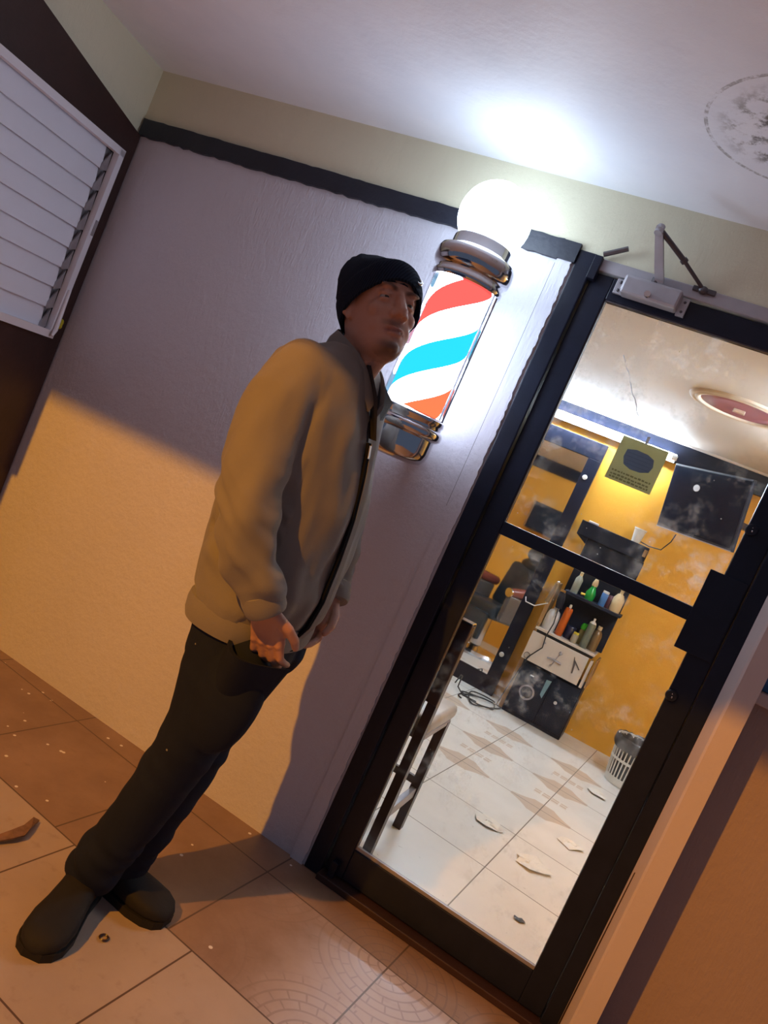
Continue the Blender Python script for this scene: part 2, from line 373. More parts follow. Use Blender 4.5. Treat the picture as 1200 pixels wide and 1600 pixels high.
# white post right of the door
mb = MB(); mb.poly([(.205, .03, 0), (.232, -.066, 0), (.238, -.072, 0), (.291, -.072, 0), (.293, .12, 0), (.205, .12, 0)], 2.1, (0, 0, 1))
struct(mb, 'trim_6', M['post_paint'])
struct(MB().poly([(.2145, -.0055, .0), (.2165, -.0125, .0), (.219, -.021, .55), (.2185, -.0195, .55)], .002, (-.96, -.27, 0)), 'trim_7', M['brown_wood'])
# --- door
door = thing('door_1', 'black framed glass shop door', 'door', (-.2, .0, 0)); door['kind'] = 'structure'
q = MB().box((DX0, -.008, 0), (-.597, .15, 2.118), .004).box((.168, .0, 0), (.215, .15, 2.10), .003); part(q, 'door_jamb', M['black_paint'], door)
q = MB().box((-.597, -.004, 2.075), (.215, .15, 2.112), .003); part(q, 'header', M['closer'], door)
GX0, GX1, GZ0, GZ1 = -.526, .096, .134, 2.004
q = MB().box((-.593, .008, .028), (GX0, .05, 2.071), .003).box((GX1, .008, .028), (.166, .05, 2.071), .003)
q.box((GX0, .0085, GZ1), (GX1, .0495, 2.071), .003).box((GX0, .0085, .028), (GX1, .0495, GZ0), .003)
part(q, 'leaf_frame', M['black_paint'], door)
q = MB().box((GX0, .01, 1.238), (GX1, .048, 1.279), .002); part(q, 'mid_rail', M['black_paint'], door)
q = MB().box((GX0, .014, GZ0), (GX1, .024, GZ0 + .011)); part(q, 'glazing_bead', M['dull_metal'], door)
q = MB().box((GX0, .012, GZ1 - .004), (GX1, .02, GZ1)).box((GX0, .012, GZ0), (GX0 + .003, .02, GZ1)); part(q, 'glazing_bead', M['dark_metal'], door)
q = MB().box((GX0 - .005, .028, GZ0 - .005), (GX1 + .005, .033, GZ1 + .005)); part(q, 'glass_pane', M['door_glass'], door)
q = MB().box((.058, .002, 1.158), (.16, .012, 1.395), .001); part(q, 'push_plate', M['black_paint'], door)
for z in (1.03, 1.535):
    q = MB().lathe([(0, -.004), (.014, -.004), (.017, 0), (.017, .012)], (.108, .0, z), (0, 1, 0), 20); lk = part(q, 'lock_cylinder', M['black_plastic'], door, smooth=True)
    q = MB().ell((.110, -.003, z - .003), (.0022, .002, .0035), 8, 6).ell((.108, -.003, z + .006), (.0018, .002, .0018), 8, 6); part(q, 'lock_glint', M['chrome'], lk, smooth=True)
q = MB().box((-.60, -.022, 2.04), (-.575, .008, 2.112), .002).box((-.572, -.015, .02), (-.548, .008, .075), .003); part(q, 'pivot_block', M['black_paint'], door)
q = MB().tube([(-.578, -.02, 2.118), (-.515, -.03, 2.150)], .0075, 6); part(q, 'pivot_pin', M['dark_metal'], door)
q = MB().box((-.597, -.03, 0), (.2, .1, .022), .003); part(q, 'threshold', M['brown_wood'], door)
struct(MB().box((.150, -.02, 2.112), (.172, .0, CZ), .002), 'trim_8', M['white_frame'])
# door closer
dc = thing('door_closer', 'grey hydraulic door closer with folding arm on top of the door', 'door closer', (-.39, -.01, 2.06))
part(MB().box((-.488, -.045, 2.022), (-.318, .006, 2.078), .008), 'body', M['closer'], dc)
for lo_, hi_ in (((-.512, -.004, 2.026), (-.486, .006, 2.07)), ((-.32, -.008, 2.018), (-.296, .006, 2.07))): part(MB().box(lo_, hi_, .001), 'mounting_tab', M['closer'], dc)
for x, z in ((-.499, 2.036), (-.499, 2.06), (-.307, 2.03), (-.307, 2.058)): part(MB().ell((x, -.006, z), (.005, .004, .005), 10, 6), 'screw', M['dark_metal'], dc, smooth=True)
part(MB().lathe([(0, -.02), (.009, -.02), (.010, -.012), (.007, -.008), (.007, .01)], (-.405, -.045, 2.034), (0, 1, 0), 16), 'valve_knob', M['chrome'], dc, smooth=True)
ar = []
for p_, w_ in (((-.393, -.022, 2.074), .012), ((-.396, -.030, 2.092), .013), ((-.406, -.058, 2.114), .013), ((-.433, -.140, 2.182), .011), ((-.436, -.150, 2.190), .007)):
    p_ = V3(*p_); ar.append([p_ - V3(w_, 0, 0) + V3(0, -.004, -.004), p_ + V3(w_, 0, 0) + V3(0, -.004, -.004), p_ + V3(w_, 0, 0) + V3(0, .002, .003), p_ - V3(w_, 0, 0) + V3(0, .002, .003)])
part(MB().loft(ar), 'main_arm', M['closer'], dc)
part(MB().lathe([(.013, 0), (.013, .02), (.009, .02), (.009, .03), (0, .03)], (-.405, -.02, 2.075), (0, 0, 1), 14, True), 'pinion', M['dark_metal'], dc, smooth=True)
part(MB().lathe([(.0, -.012), (.011, -.012), (.011, .014), (0, .014)], (-.433, -.142, 2.182), (0, .4, 1), 14), 'elbow_joint', M['closer'], dc, smooth=True)
q = MB().tube([(-.433, -.140, 2.186), (-.352, -.075, 2.148)], .0075, 10).tube([(-.352, -.075, 2.148), (-.345, -.069, 2.1445)], .0105, 10).tube([(-.345, -.069, 2.1445), (-.275, -.010, 2.106)], .0055, 10); part(q, 'fore_arm', M['dark_metal'], dc, smooth=True)
q = MB().box((-.305, -.014, 2.098), (-.24, -.003, 2.112), .002).ell((-.275, -.012, 2.104), (.014, .01, .012), 12, 8); part(q, 'arm_bracket', M['dark_metal'], dc)
q = MB(); rr_ = random.Random(4)
sp_ = [(-.408 + .0053 * i + rr_.uniform(-.003, .003), .0275, 1.871 - .0072 * i) for i in range(22)]
q.tube(sp_, [rr_.uniform(.0003, .0022) for i in range(22)], 6)
part(q, 'glass_scratch', M['white_plastic'], door)
# blue window at right
wr = thing('window_2', 'blue window with pale sill at the right edge', 'window', (WX0, .12, WZ0)); wr['kind'] = 'structure'
part(MB().box((WX0 - .0, .07, WZ0 - .035), (WX1, .2, WZ0), .004), 'window_sill', M['post_paint'], wr)
q = MB().box((WX0, .14, WZ0), (WX0 + .05, .19, WZ1)).box((WX1 - .05, .14, WZ0), (WX1, .19, WZ1)).box((WX0, .14, WZ1 - .05), (WX1, .19, WZ1)).box((WX0 + .5, .14, WZ0), (WX0 + .54, .19, WZ1)); part(q, 'window_frame', M['blue_paint'], wr)
part(MB().box((WX0, .16, WZ0), (WX1, .166, WZ1)), 'window_pane', M['dark_glass'], wr)
# interior shell
IZ = 2.165; BY = 3.30
struct(MB().box((-2.7, BY, 0), (.85, BY + .12, IZ + .1)), 'wall_back', M['yellow'])
struct(MB().box((-2.8, .17, 0), (-2.7, BY + .12, IZ + .1)), 'wall_inner_left', M['yellow'])
struct(MB().box((.75, .2, 0), (.85, BY + .12, IZ + .1)), 'wall_inner_right', M['yellow'])
mb = MB().box((-2.8, .15, 0), (DX0, .17, IZ)).box((.215, .2, 0), (.85, .22, IZ)).box((DX0, .15, 2.118), (.215, .17, IZ)); struct(mb, 'wall_inner_front', M['yellow'])
struct(MB().box((-2.8, .15, IZ), (.85, BY + .12, IZ + .1)), 'ceiling', M['in_ceiling'])
struct(MB().box((-2.7, BY - .06, 2.02), (.75, BY, IZ)), 'trim_9', M['black_paint'])
struct(MB().box((-2.7, BY - .08, IZ - .014), (.75, BY - .0, IZ)), 'trim_10', M['in_ceiling'])
struct(MB().box((-2.7, .17, 2.035), (DX0, .20, IZ)), 'trim_11', M['black_paint'])
# ================================================================ BARBER POLE
PX, PY = -.867, -.20
PS = .979
def PZ(z): return 1.35 + (z - 1.35) * PS
bp = thing('barber_pole', 'lit red white and blue striped barber pole with chrome caps and white globe', 'barber pole', (PX, PY, 1.32))
c0 = (PX, PY, 0)
def PP(pr): return [(r * PS, PZ(z)) for r, z in pr]
part(MB().box((PX - .035, PY + .05, 1.385), (PX + .02, 0.0, 1.42), .004).box((PX - .035, PY + .05, 1.89), (PX + .02, 0.0, 1.915), .004).box((PX - .045, -.012, 1.37), (PX + .02, .0, 1.93), .003), 'wall_bracket', M['white_frame'], bp)
part(MB().lathe(PP([(0, 1.322), (.06, 1.322), (.088, 1.33), (.099, 1.345), (.103, 1.365), (.103, 1.405), (.112, 1.409), (.118, 1.415), (.119, 1.43), (.115, 1.438), (.107, 1.442), (.107, 1.452), (.111, 1.456), (.111, 1.468), (.104, 1.474), (0, 1.474)]), c0, n=56), 'bottom_cap', M['chrome'], bp, smooth=True)
part(MB().lathe(PP([(0, 1.866), (.106, 1.866), (.110, 1.872), (.110, 1.882), (.105, 1.888), (.105, 1.897), (.112, 1.902), (.118, 1.908), (.121, 1.92), (.121, 1.945), (.116, 1.957), (.106, 1.962), (.098, 1.964), (.092, 1.970), (.090, 1.995), (.084, 2.005), (.06, 2.008), (0, 2.008)]), c0, n=56), 'top_cap', M['chrome'], bp, smooth=True)
part(MB().lathe(PP([(.101, 1.47), (.101, 1.87)]), c0, n=56), 'clear_tube', M['clear'], bp, smooth=True)
for k in (0, 1):
    sg = (-1, 1)[k]
    part(MB().tube([(PX + sg * .094, PY + .02, PZ(1.47)), (PX + sg * .094, PY + .02, PZ(1.87))], .005, 8), 'tie_rod', M['chrome'], bp, smooth=True)
def stripes():
    t = NT('lit_striped_cylinder'); p = t.obj(); s_ = t.n('SeparateXYZ'); t.link(p, s_.inputs[0])
    a = t.math('DIVIDE', t.math('ARCTAN2', s_.outputs[1], s_.outputs[0]), 2 * PI)
    # right-handed helix: four bands (red, white, blue, white) in one pitch
    f = t.math('FRACT', t.math('ADD', t.math('SUBTRACT', t.math('DIVIDE', s_.outputs[2], .37), a), STRIPE_PHASE))
    red = t.math('LESS_THAN', f, .235); blue = t.math('MULTIPLY', t.math('GREATER_THAN', f, .49), t.math('LESS_THAN', f, .735))
    top = t.ramp(s_.outputs[2], .15, .45)
    rc = t.mix(top, (.10, .018, .0066), (.10, .0115, .0096))
    c = t.mix(red, (.86, 1.0, 1.18), rc); c = t.mix(blue, c, (.0021, .057, .084))
    e = t.n('Emission'); t.link(c, e.inputs[0]); e.inputs[1].default_value = POLE_E
    return t.done(e.outputs[0])
STRIPE_PHASE = .575
cyl = part(MB().lathe(PP([(.086, 1.473), (.086, 1.867)]), c0, n=64), 'striped_cylinder', stripes(), bp, smooth=True)
part(MB().ell((PX, PY, PZ(2.078)), (.107, .107, .107), 40, 24), 'globe', emit('lit_opal_globe', (.78, .94, 1.12), GLOBE_E), bp, smooth=True)
# ================================================================ INTERIOR THINGS
# fluorescent tube on the back wall, plus an added one out of view
def tube_light(name, a, b, label, drop):
    a, b = V3(*a), V3(*b); d = nrm(b - a)
    t = thing(name, label, 'light', tuple(a), group=None)
    up = V3(0, 0, 1) if drop == 'ceil' else V3(0, 1, 0)
    u = np.cross(d, up)
    q = MB().loft([[p + up * .03 + u * .03, p + up * .06 + u * .03, p + up * .06 - u * .03, p + up * .03 - u * .03] for p in (a, b)]); part(q, 'housing', M['white_plastic'], t)
    part(MB().tube([a + d * .02, b - d * .02], .014, 12), 'tube', emit('lit_tube', (.80, .96, 1.12), TUBE_E), t, smooth=True)
    for e_ in ((a - d * .01, a + d * .025), (b - d * .025, b + d * .01)): part(MB().tube(e_, .018, 12), 'tube_socket', M['white_plastic'], t, smooth=True)
    return t
tube_light('fluorescent_tube', (-1.55, BY - .10, 2.045), (-.36, BY - .10, 2.045), 'lit fluorescent tube under the black beam on the yellow back wall', 'wall')
tube_light('fluorescent_tube', (.45, .9, IZ - .065), (.45, 2.1, IZ - .065), 'unseen fluorescent tube added on the shop ceiling near the right wall to brighten the room', 'ceil')  # extra lamp added out of view to brighten the interior
# ceiling medallion
cm = thing('ceiling_medallion', 'round plaster ceiling medallion with a purple red painted centre', 'ceiling rose', (-.085, 1.61, IZ))
part(MB().lathe([(.245, 0), (.24, -.008), (.225, -.012), (.215, -.008), (.205, -.014), (.195, -.012), (.188, -.004), (.188, 0)], (-.085, 1.61, IZ), n=56), 'rim', plain('medallion_rim', (.72, .62, .50), .6, var=.06), cm, smooth=True)
part(MB().lathe([(0, -.004), (.06, -.004), (.12, -.003), (.15, -.008), (.165, -.003), (.188, -.003)], (-.085, 1.61, IZ), n=56), 'centre', plain('medallion_purple', (.34, .13, .17), .5, var=.2, vscale=8), cm, smooth=True)
part(MB().box((-.115, 1.60, IZ - .02), (-.06, 1.63, IZ - .004), .003), 'lamp_holder', plain('tan_lamp_holder', (.5, .36, .26)), cm)
# paper notice taped inside the glass (seen from behind)
nt = thing('mask_notice', 'square paper notice with a face mask taped inside the door glass', 'sign', (-.244, .036, 1.588))
sp = .036
def notice_mat():
    t = NT('notice_paper_back'); p = t.obj(); n = t.noise(p, 14, 3)
    c = t.mix(n, (.66, .65, .40), (.60, .62, .42)); tl = t.n('BsdfTranslucent'); t.link(c, tl.inputs[0]); ms = t.n('MixShader'); ms.inputs[0].default_value = .6
    t.link(t.bsdf(c, .7), ms.inputs[1]); t.link(tl.outputs[0], ms.inputs[2]); return t.done(ms.outputs[0])
part(MB().box((-.313, sp, 1.521), (-.175, sp + .001, 1.655)), 'paper', notice_mat(), nt)
mk = plain('notice_mask_print', (.21, .28, .37), .7, var=.15, vscale=30)
pts = [(-.05, .028), (-.02, .036), (.02, .034), (.045, .024), (.052, .0), (.046, -.022), (.02, -.032), (-.015, -.034), (-.042, -.024), (-.052, 0)]
part(MB().poly([(-.243 + x * .86, sp - .0006, 1.597 + z * .86) for x, z in pts], .0004, (0, 1, 0)), 'mask_print', mk, nt)
q = MB()
for z in (1.613, 1.602, 1.591, 1.580): q.box((-.28, sp - .0011, z), (-.207, sp - .0007, z + .0018))
part(q, 'mask_pleats', plain('notice_pleat_print', (.17, .23, .32), .7), nt)
q = MB(); rnd = random.Random(3)
for z in (1.548, 1.537, 1.528):
    x = -.303
    while x < -.19:
        l = rnd.uniform(.004, .011); q.box((x, sp - .0011, z), (min(x + l, -.186), sp - .0006, z + rnd.uniform(.004, .006))); x += l + .0025
part(q, 'blurred_lines', plain('notice_line_print', (.27, .27, .15), .7), nt)
part(MB().box((-.248, sp - .002, 1.652), (-.240, sp - .0005, 1.676)), 'tape', M['white_plastic'], nt)
# leaning mirror
mr = bpy.data.objects.new('wall_mirror', None); COL.objects.link(mr); mr.location = (-1.5, BY - .115, 0)
mr.rotation_euler = (-math.radians(2.2), 0, 0)
tag(mr, 'tall mirror in a wide black frame leaning on the yellow back wall', 'mirror')
mx0, mx1 = -.75, .695          # local x
q = MB().box((mx0, 0, 0), (mx1, .03, .125), .003).box((mx0, 0, 1.84), (mx1, .03, 1.965), .003).box((mx1 - .095, .0005, .125), (mx1, .0295, 1.84), .002).box((mx0, .0005, .125), (mx0 + .095, .0295, 1.84), .002)
q.build('mirror_frame', M['black_paint'], mr)
mm = NT('mirror_silver'); g = mm.n('BsdfGlossy'); g.inputs[0].default_value = (.86, .87, .88, 1); g.inputs['Roughness'].default_value = .03
MB().box((mx0 + .09, .014, .12), (mx1 - .09, .02, 1.845)).build('mirror_glass', mm.done(g.outputs[0]), mr)
for z in (.305, 1.70):
    q = MB().lathe([(0, -.006), (.015, -.006), (.018, -.002), (.018, .004)], (mx1 - .06, 0, z), (0, 1, 0), 18).box((mx1 - .074, -.0072, z - .002), (mx1 - .046, -.0055, z + .002)); q.build('mirror_screw', M['white_plastic'], mr, smooth=True)
# station
st = thing('barber_station', 'black barber station with cream drawer, counter and tall back panel', 'cabinet', (-.47, 3.1, 0))
sx0, sx1, sf, sb = -.685, -.255, 2.985, 3.235
part(MB().box((sx0, sf + .03, .0), (sx1, sb, .40), .004), 'base_cabinet', M['black_plastic'], st)
part(MB().box((sx0 + .02, sf + .02, .03), (sx1 - .2, sf + .03, .375), .003).box((sx1 - .19, sf + .02, .03), (sx1 - .01, sf + .03, .375), .003), 'cabinet_door', M['black_plastic'], st)
part(MB().lathe([(.040, 0), (.042, -.008), (.052, -.008), (.054, 0)], (-.575, sf + .02, .19), (0, 1, 0), 32), 'speaker_ring', M['dull_metal'], st, smooth=True)
part(MB().box((-.60, sf + .016, .305), (-.575, sf + .02, .312)), 'maker_plate', M['white_plastic'], st)
part(MB().poly([(-.49, sf + .018, .33), (-.455, sf + .018, .335), (-.47, sf + .018, .20), (-.49, sf + .018, .22)], .002, (0, 1, 0)), 'blue_sticker', plain('pale_blue_sticker', (.16, .28, .33)), st)
part(MB().lathe([(0, -.014), (.012, -.014), (.012, 0)], (-.375, sf + .02, .22), (0, 1, 0), 14), 'door_knob', M['chrome'], st, smooth=True)
part(MB().box((sx0 - .012, sf, .40), (sx0, sb, .66), .002).box((sx0 - .03, sf + .06, 0), (sx0 - .002, sb, .95), .002).box((sx1, sf + .02, .395), (sx1 + .012, sb, .60), .002), 'side_panel', M['pale_wood'], st)
dw = part(MB().box((sx0 - .02, sf - .015, .395), (sx1 - .045, sf + .0, .595), .003), 'drawer', M['laminate'], st)
part(MB().box((sx1 - .03, sf - .012, .39), (sx1 - .012, sf + .05, .585), .002), 'drawer_edge', M['laminate'], st)
part(MB().lathe([(.0, .004), (.020, .004), (.022, -.001), (.019, -.006)], (sx0 + .012, sf - .016, .425), (0, 1, 0), 20), 'cable_hole', M['dark_metal'], dw, smooth=True)
q = MB().tube([(-.545, sf - .022, .475), (-.50, sf - .023, .483), (-.445, sf - .022, .475)], .006, 8).tube([(-.478, sf - .02, .535), (-.50, sf - .02, .44)], .003, 8).ell((-.476, sf - .022, .54), (.013, .006, .014), 12, 8).ell((-.505, sf - .02, .435), (.006, .004, .01), 8, 6)
part(q, 'tool_emblem', M['dull_metal'], dw, smooth=True)
q = MB().tube([(-.385, sf - .019, .56), (-.37, sf - .021, .52), (-.36, sf - .019, .455)], [.002, .006, .005], 8).tube([(-.375, sf - .019, .54), (-.325, sf - .019, .495)], .0035, 8); part(q, 'razor_emblem', M['dark_metal'], dw, smooth=True)
q = MB().poly([(-.605, sf - .017, .565), (-.588, sf - .017, .556), (-.61, sf - .017, .535)], .003, (0, 1, 0)); part(q, 'corner_mark', M['dull_metal'], dw)
part(MB().box((sx0 - .015, sf - .005, .615), (sx1 - .02, sb, .632), .002), 'counter_top', M['laminate'], st)
part(MB().box((sx0, sf + .005, .595), (sx1 - .03, sb, .615)), 'counter_gap', M['rubber'], st)
part(MB().box((sx0 + .025, 3.185, .632), (sx1, 3.225, 1.315), .003).box((-.742, 3.16, 1.315), (sx1 - .005, 3.235, 1.42), .004).poly([(-.742, 3.175, 1.315), (-.66, 3.175, 1.315), (-.66, 3.175, 1.27)], .03, (0, 1, 0)), 'back_panel', M['black_plastic'], st)
part(MB().box((sx0 + .05, 3.03, .915), (sx1 + .02, 3.19, .935), .002), 'shelf', M['black_plastic'], st)
part(MB().box((-.285, 3.150, 1.35), (-.262, 3.16, 1.40), .001), 'brown_block', M['pale_wood'], st)
# bottles
def bottle(name, x, y, z, prof, mat, label, capmat=None, cap=None, group='bottles on the barber station', neck=None):
    t = thing(name, label, name.split('_')[-1], (x, y, z), group=group)
    part(MB().lathe([(0, z)] + [(r, z + h) for r, h in prof] + [(0, z + prof[-1][1])], (x, y, 0), n=20), 'body', mat, t, smooth=True)
    if cap: part(MB().lathe([(0, z + cap[0][1])] + [(r, z + h) for r, h in cap] + [(0, z + cap[-1][1])], (x, y, 0), n=16), 'cap', capmat, t, smooth=True)
    return t
P = lambda n, c, r=.35: plain(n, c, r, var=.06)
green = P('green_plastic', (.01, .30, .05), .2); lime = P('lime_cap', (.04, .48, .03)); orange = P('orange_can', (.48, .10, .015), .25); amber = P('amber_bottle', (.17, .11, .055), .2)
greyc = P('grey_green_can', (.12, .15, .13), .3); cream = P('cream_plastic', (.62, .50, .30)); navy = P('navy_plastic', (.015, .018, .05)); blue = P('blue_label', (.08, .22, .55)); milk = P('milky_plastic', (.62, .64, .66))
CT = .632
bottle('plastic_jug', -.635, 3.06, CT, [(.045, 0), (.047, .02), (.047, .10), (.038, .135), (.018, .15), (.018, .165)], milk, 'milky white plastic jug at the left end of the counter')
bottle('spray_can', -.555, 3.05, CT, [(.026, 0), (.027, .004), (.027, .19), (.021, .202)], orange, 'orange spray can on the counter beside the white jug', M['white_plastic'], [(.009, .202), (.009, .218), (.006, .226)])
bottle('cream_jar', -.495, 3.10, CT, [(.036, 0), (.036, .085), (.033, .09)], navy, 'dark navy jar on the counter right of the orange can')
bottle('gel_jar', -.445, 3.03, CT, [(.022, 0), (.022, .055), (.018, .06)], P('cloudy_jar', (.35, .31, .23)), 'small cloudy jar in front of the counter bottles', P('yellow_cap', (.55, .45, .05)), [(.019, .06), (.019, .075)])
bottle('lotion_bottle', -.415, 3.10, CT, [(.026, 0), (.026, .095), (.02, .105)], P('yellowish_bottle', (.33, .31, .14)), 'clear bottle with a bright green cap on the counter', lime, [(.027, .105), (.029, .112), (.029, .13), (.02, .148)])
bottle('spray_can', -.375, 3.035, CT, [(.026, 0), (.026, .165), (.022, .175)], greyc, 'grey green spray can with white nozzle on the counter', M['white_plastic'], [(.024, .175), (.016, .188), (.007, .192), (.007, .212)])
bottle('amber_bottle', -.325, 3.09, CT, [(.035, 0), (.035, .11), (.028, .135), (.014, .15)], amber, 'brownish bottle with cream top at the right end of the counter', cream, [(.015, .15), (.015, .175)])
SZ = .935
bottle('tonic_bottle', -.585, 3.11, SZ, [(.026, 0), (.026, .03), (.0262, .031), (.0262, .10), (.012, .125)], P('grey_clear', (.30, .34, .31), .15), 'grey clear bottle with pale pump at the left end of the shelf', cream, [(.011, .125), (.011, .15), (.005, .155), (.005, .18)])
bottle('spray_bottle', -.475, 3.09, SZ, [(.030, 0), (.034, .02), (.034, .05), (.018, .085), (.015, .10)], green, 'green spray bottle with yellow nozzle on the shelf', cream, [(.018, .10), (.02, .12), (.012, .15)])
part(MB().tube([(-.505, 3.06, SZ + .025), (-.53, 3.05, SZ + .022)], [.007, .009], 10), 'nozzle', P('yellow_nozzle', (.7, .55, .04)), bpy.data.objects['spray_bottle'])
bottle('talc_bottle', -.385, 3.08, SZ, [(.022, 0), (.022, .03), (.0225, .031), (.0225, .085), (.02, .09)], blue, 'blue and white bottle on the shelf near its right end', M['white_plastic'], [(.021, .09), (.021, .105)])
bottle('tonic_bottle', -.345, 3.12, SZ, [(.024, 0), (.024, .07), (.015, .09)], P('maroon_plastic', (.10, .03, .04)), 'dark maroon bottle between the blue and cream bottles')
bottle('shampoo_bottle', -.295, 3.10, SZ, [(.036, 0), (.038, .02), (.038, .09), (.02, .125)], cream, 'large cream bottle with pump at the right end of the shelf', cream, [(.012, .125), (.012, .15), (.016, .152), (.016, .18)])
# cup
cp = thing('foam_cup', 'white foam cup on top of the black station', 'cup', (-.365, 3.195, 1.42))
part(MB().lathe([(0, 1.421), (.028, 1.421), (.040, 1.508), (.043, 1.510), (.043, 1.518), (.039, 1.518), (.027, 1.425), (0, 1.425)], (-.365, 3.195, 0), n=24), 'cup_wall', M['white_plastic'], cp, smooth=True)
solo(MB().box((-.70, 3.17, 1.42), (-.63, 3.2, 1.434), .004), 'hair_comb', M['white_plastic'], (-.66, 3.18, 1.42), 'small white comb lying on the left of the station top', 'comb')
# hanging razor case and clipper
q = thing('razor_case', 'clear case with chrome ring hanging on the left of the station', 'case', (-.715, 3.05, .90))
part(MB().lathe([(.014, 0), (.016, .01), (.016, .135), (.012, .145)], (-.715, 3.05, .80), (.12, 0, 1), 16, True), 'tube_body', P('smoky_tan_plastic', (.24, .17, .10), .15), q, smooth=True)
part(MB().lathe([(.010, 0), (.014, .004), (.014, .012), (.010, .016)], (-.697, 3.05, .95), (0, 1, .2), 16), 'chrome_ring', M['chrome'], q, smooth=True)
q = thing('hair_clipper', 'black hair clipper hanging above the white jug', 'clipper', (-.63, 3.0, .82))
part(MB().tube([(-.625, 3.04, .80), (-.632, 3.035, .86), (-.64, 3.03, .915)], [.022, .028, .02], 12), 'clipper_body', M['black_plastic'], q, smooth=True)
part(MB().box((-.66, 3.015, .912), (-.62, 3.045, .93), .002), 'clipper_blade', M['chrome'], q)
part(MB().tube([(-.622, 3.03, .80), (-.60, 2.96, .70), (-.61, 2.955, .60), (-.60, 2.955, .52), (-.66, 2.95, .42), (-.70, 2.98, .2), (-.72, 2.96, .02)], .004, 8), 'clipper_cord', M['rubber'], q, smooth=True)
solo(MB().tube([(-.70, 3.03, .80), (-.78, 3.06, .74), (-.86, 3.15, .73), (-.875, 3.16, .76)], .004, 8), 'white_cable', M['white_plastic'], (-.78, 3.06, .74), 'thin white cable hanging between the mirror frame and the station', 'cable', smooth=True)
def curl(seed, n, cx, cy, rx, ry):
    r_ = random.Random(seed); pts = []
    for i in range(n):
        a = i * 1.05 + r_.uniform(-.3, .3); k = r_.uniform(.35, 1)
        pts.append((cx + rx * k * math.cos(a), cy + ry * k * math.sin(a), .006 + .004 * (i % 3)))
    # smooth
    out = []
    for i in range(len(pts) - 3):
        p0, p1, p2, p3 = [V3(*q) for q in pts[i:i + 4]]
        for tt in np.linspace(0, 1, 6, endpoint=False):
            out.append(.5 * ((2 * p1) + (-p0 + p2) * tt + (2 * p0 - 5 * p1 + 4 * p2 - p3) * tt ** 2 + (-p0 + 3 * p1 - 3 * p2 + p3) * tt ** 3))
    return out
solo(MB().tube(curl(5, 18, -.80, 2.87, .17, .20), .005, 8), 'tangled_cable', M['rubber'], (-.8, 2.9, 0), 'tangle of black cables on the white floor below the mirror', 'cable', smooth=True)
solo(MB().tube([(-1.05, 3.02, .006), (-1.02, 2.95, .09), (-1.0, 2.9, .10), (-.99, 2.86, .03), (-.93, 2.82, .006), (-.83, 2.83, .006)], .005, 8), 'looped_cable', M['rubber'], (-1.0, 2.9, 0), 'black cable loop standing up from the floor left of the cable tangle', 'cable', smooth=True)
# television
tv = bpy.data.objects.new('television', None); COL.objects.link(tv); tv.location = (-.07, 2.80, 1.79)
tv.rotation_euler = Matrix.Rotation(math.radians(-52.3), 3, 'Z').to_euler()
tag(tv, 'black flat television tilted forward on a wall arm at right', 'television')
Tm = Matrix.Rotation(math.radians(-9 * -1), 4, 'X')
hw, hh = .375, .215
MB().box((-hw, -.012, -hh), (hw, .012, hh), .004).tf(Tm).build('casing', M['black_plastic'], tv)
MB().box((-hw + .012, -.0135, -hh + .018), (hw - .012, -.0115, hh - .012)).tf(Tm).build('screen', plain('tv_screen', (.008, .011, .022), .15, var=.3, vscale=6, spec=.15), tv)
MB().box((-hw, -.014, -hh), (hw, -.0125, -hh + .006)).tf(Tm).build('lower_trim', M['dull_metal'], tv)
MB().box((-.2, .012, -.12), (.2, .04, .1), .006).box((.02, .03, -.04), (.1, .33, .0), .004).build('wall_arm', M['dark_metal'], tv)
q = MB().ell((-.09, -.0145, .09), (.032, .001, .022), 16, 6).tf(Tm); q.build('pale_smear', plain('pale_smear', (.6, .62, .65), .7, var=.3, vscale=90), tv)
solo(MB().tube([(-.14, 2.86, 1.56), (-.15, 2.95, 1.51), (-.19, 3.1, 1.44), (-.27, 3.15, 1.43), (-.36, 3.24, 1.44)], .004, 8), 'television_cable', M['rubber'], (-.15, 2.9, 1.5), 'thin black cable drooping from the television to the station', 'cable', smooth=True)
# waste basket
bx, by_ = .19, 2.80
bk = thing('waste_basket', 'white slatted waste basket with a black liner bag', 'bin', (bx, by_, 0))
part(MB().lathe([(0, .002), (.098, .002), (.102, .02), (.104, .05)], (bx, by_, 0), n=28), 'basket_base', M['white_plastic'], bk, smooth=True)
for i in range(30):
    a = 2 * PI * i / 30; ca, sa = math.cos(a), math.sin(a)
    q = MB().tube([(bx + .104 * ca, by_ + .104 * sa, .045), (bx + .128 * ca, by_ + .128 * sa, .285)], .0048, 6); part(q, 'slat', M['white_plastic'], bk, smooth=True)
part(MB().lathe([(.115, .15), (.120, .15), (.121, .165), (.116, .165), (.115, .15)], (bx, by_, 0), n=28).lathe([(.127, .275), (.134, .275), (.135, .295), (.128, .295), (.127, .275)], (bx, by_, 0), n=28), 'hoop', M['white_plastic'], bk, smooth=True)
pr = [(.09, .01), (.098, .05), (.118, .27), (.136, .30), (.141, .292), (.140, .245), (.136, .225)]
q = MB().lathe(pr, (bx, by_, 0), n=40); q.v = [(x + random.uniform(-.004, .004), y + random.uniform(-.004, .004), z + random.uniform(-.004, .004)) for x, y, z in q.v]
part(q, 'liner_bag', plain('black_bag', (.05, .05, .055), .3, var=.3), bk, smooth=True)
wc = thing('wall_cabinet', 'dark wall cabinet on the yellow wall seen only in the mirror', 'cabinet', (-1.5, .28, 1.36))
part(MB().box((-1.68, .17, 1.36), (-1.30, .40, 1.66), .004), 'cabinet_body', M['black_plastic'], wc)
part(MB().box((-1.70, .17, 1.355), (-1.68, .405, 1.665), .002), 'side_board', M['pale_wood'], wc)
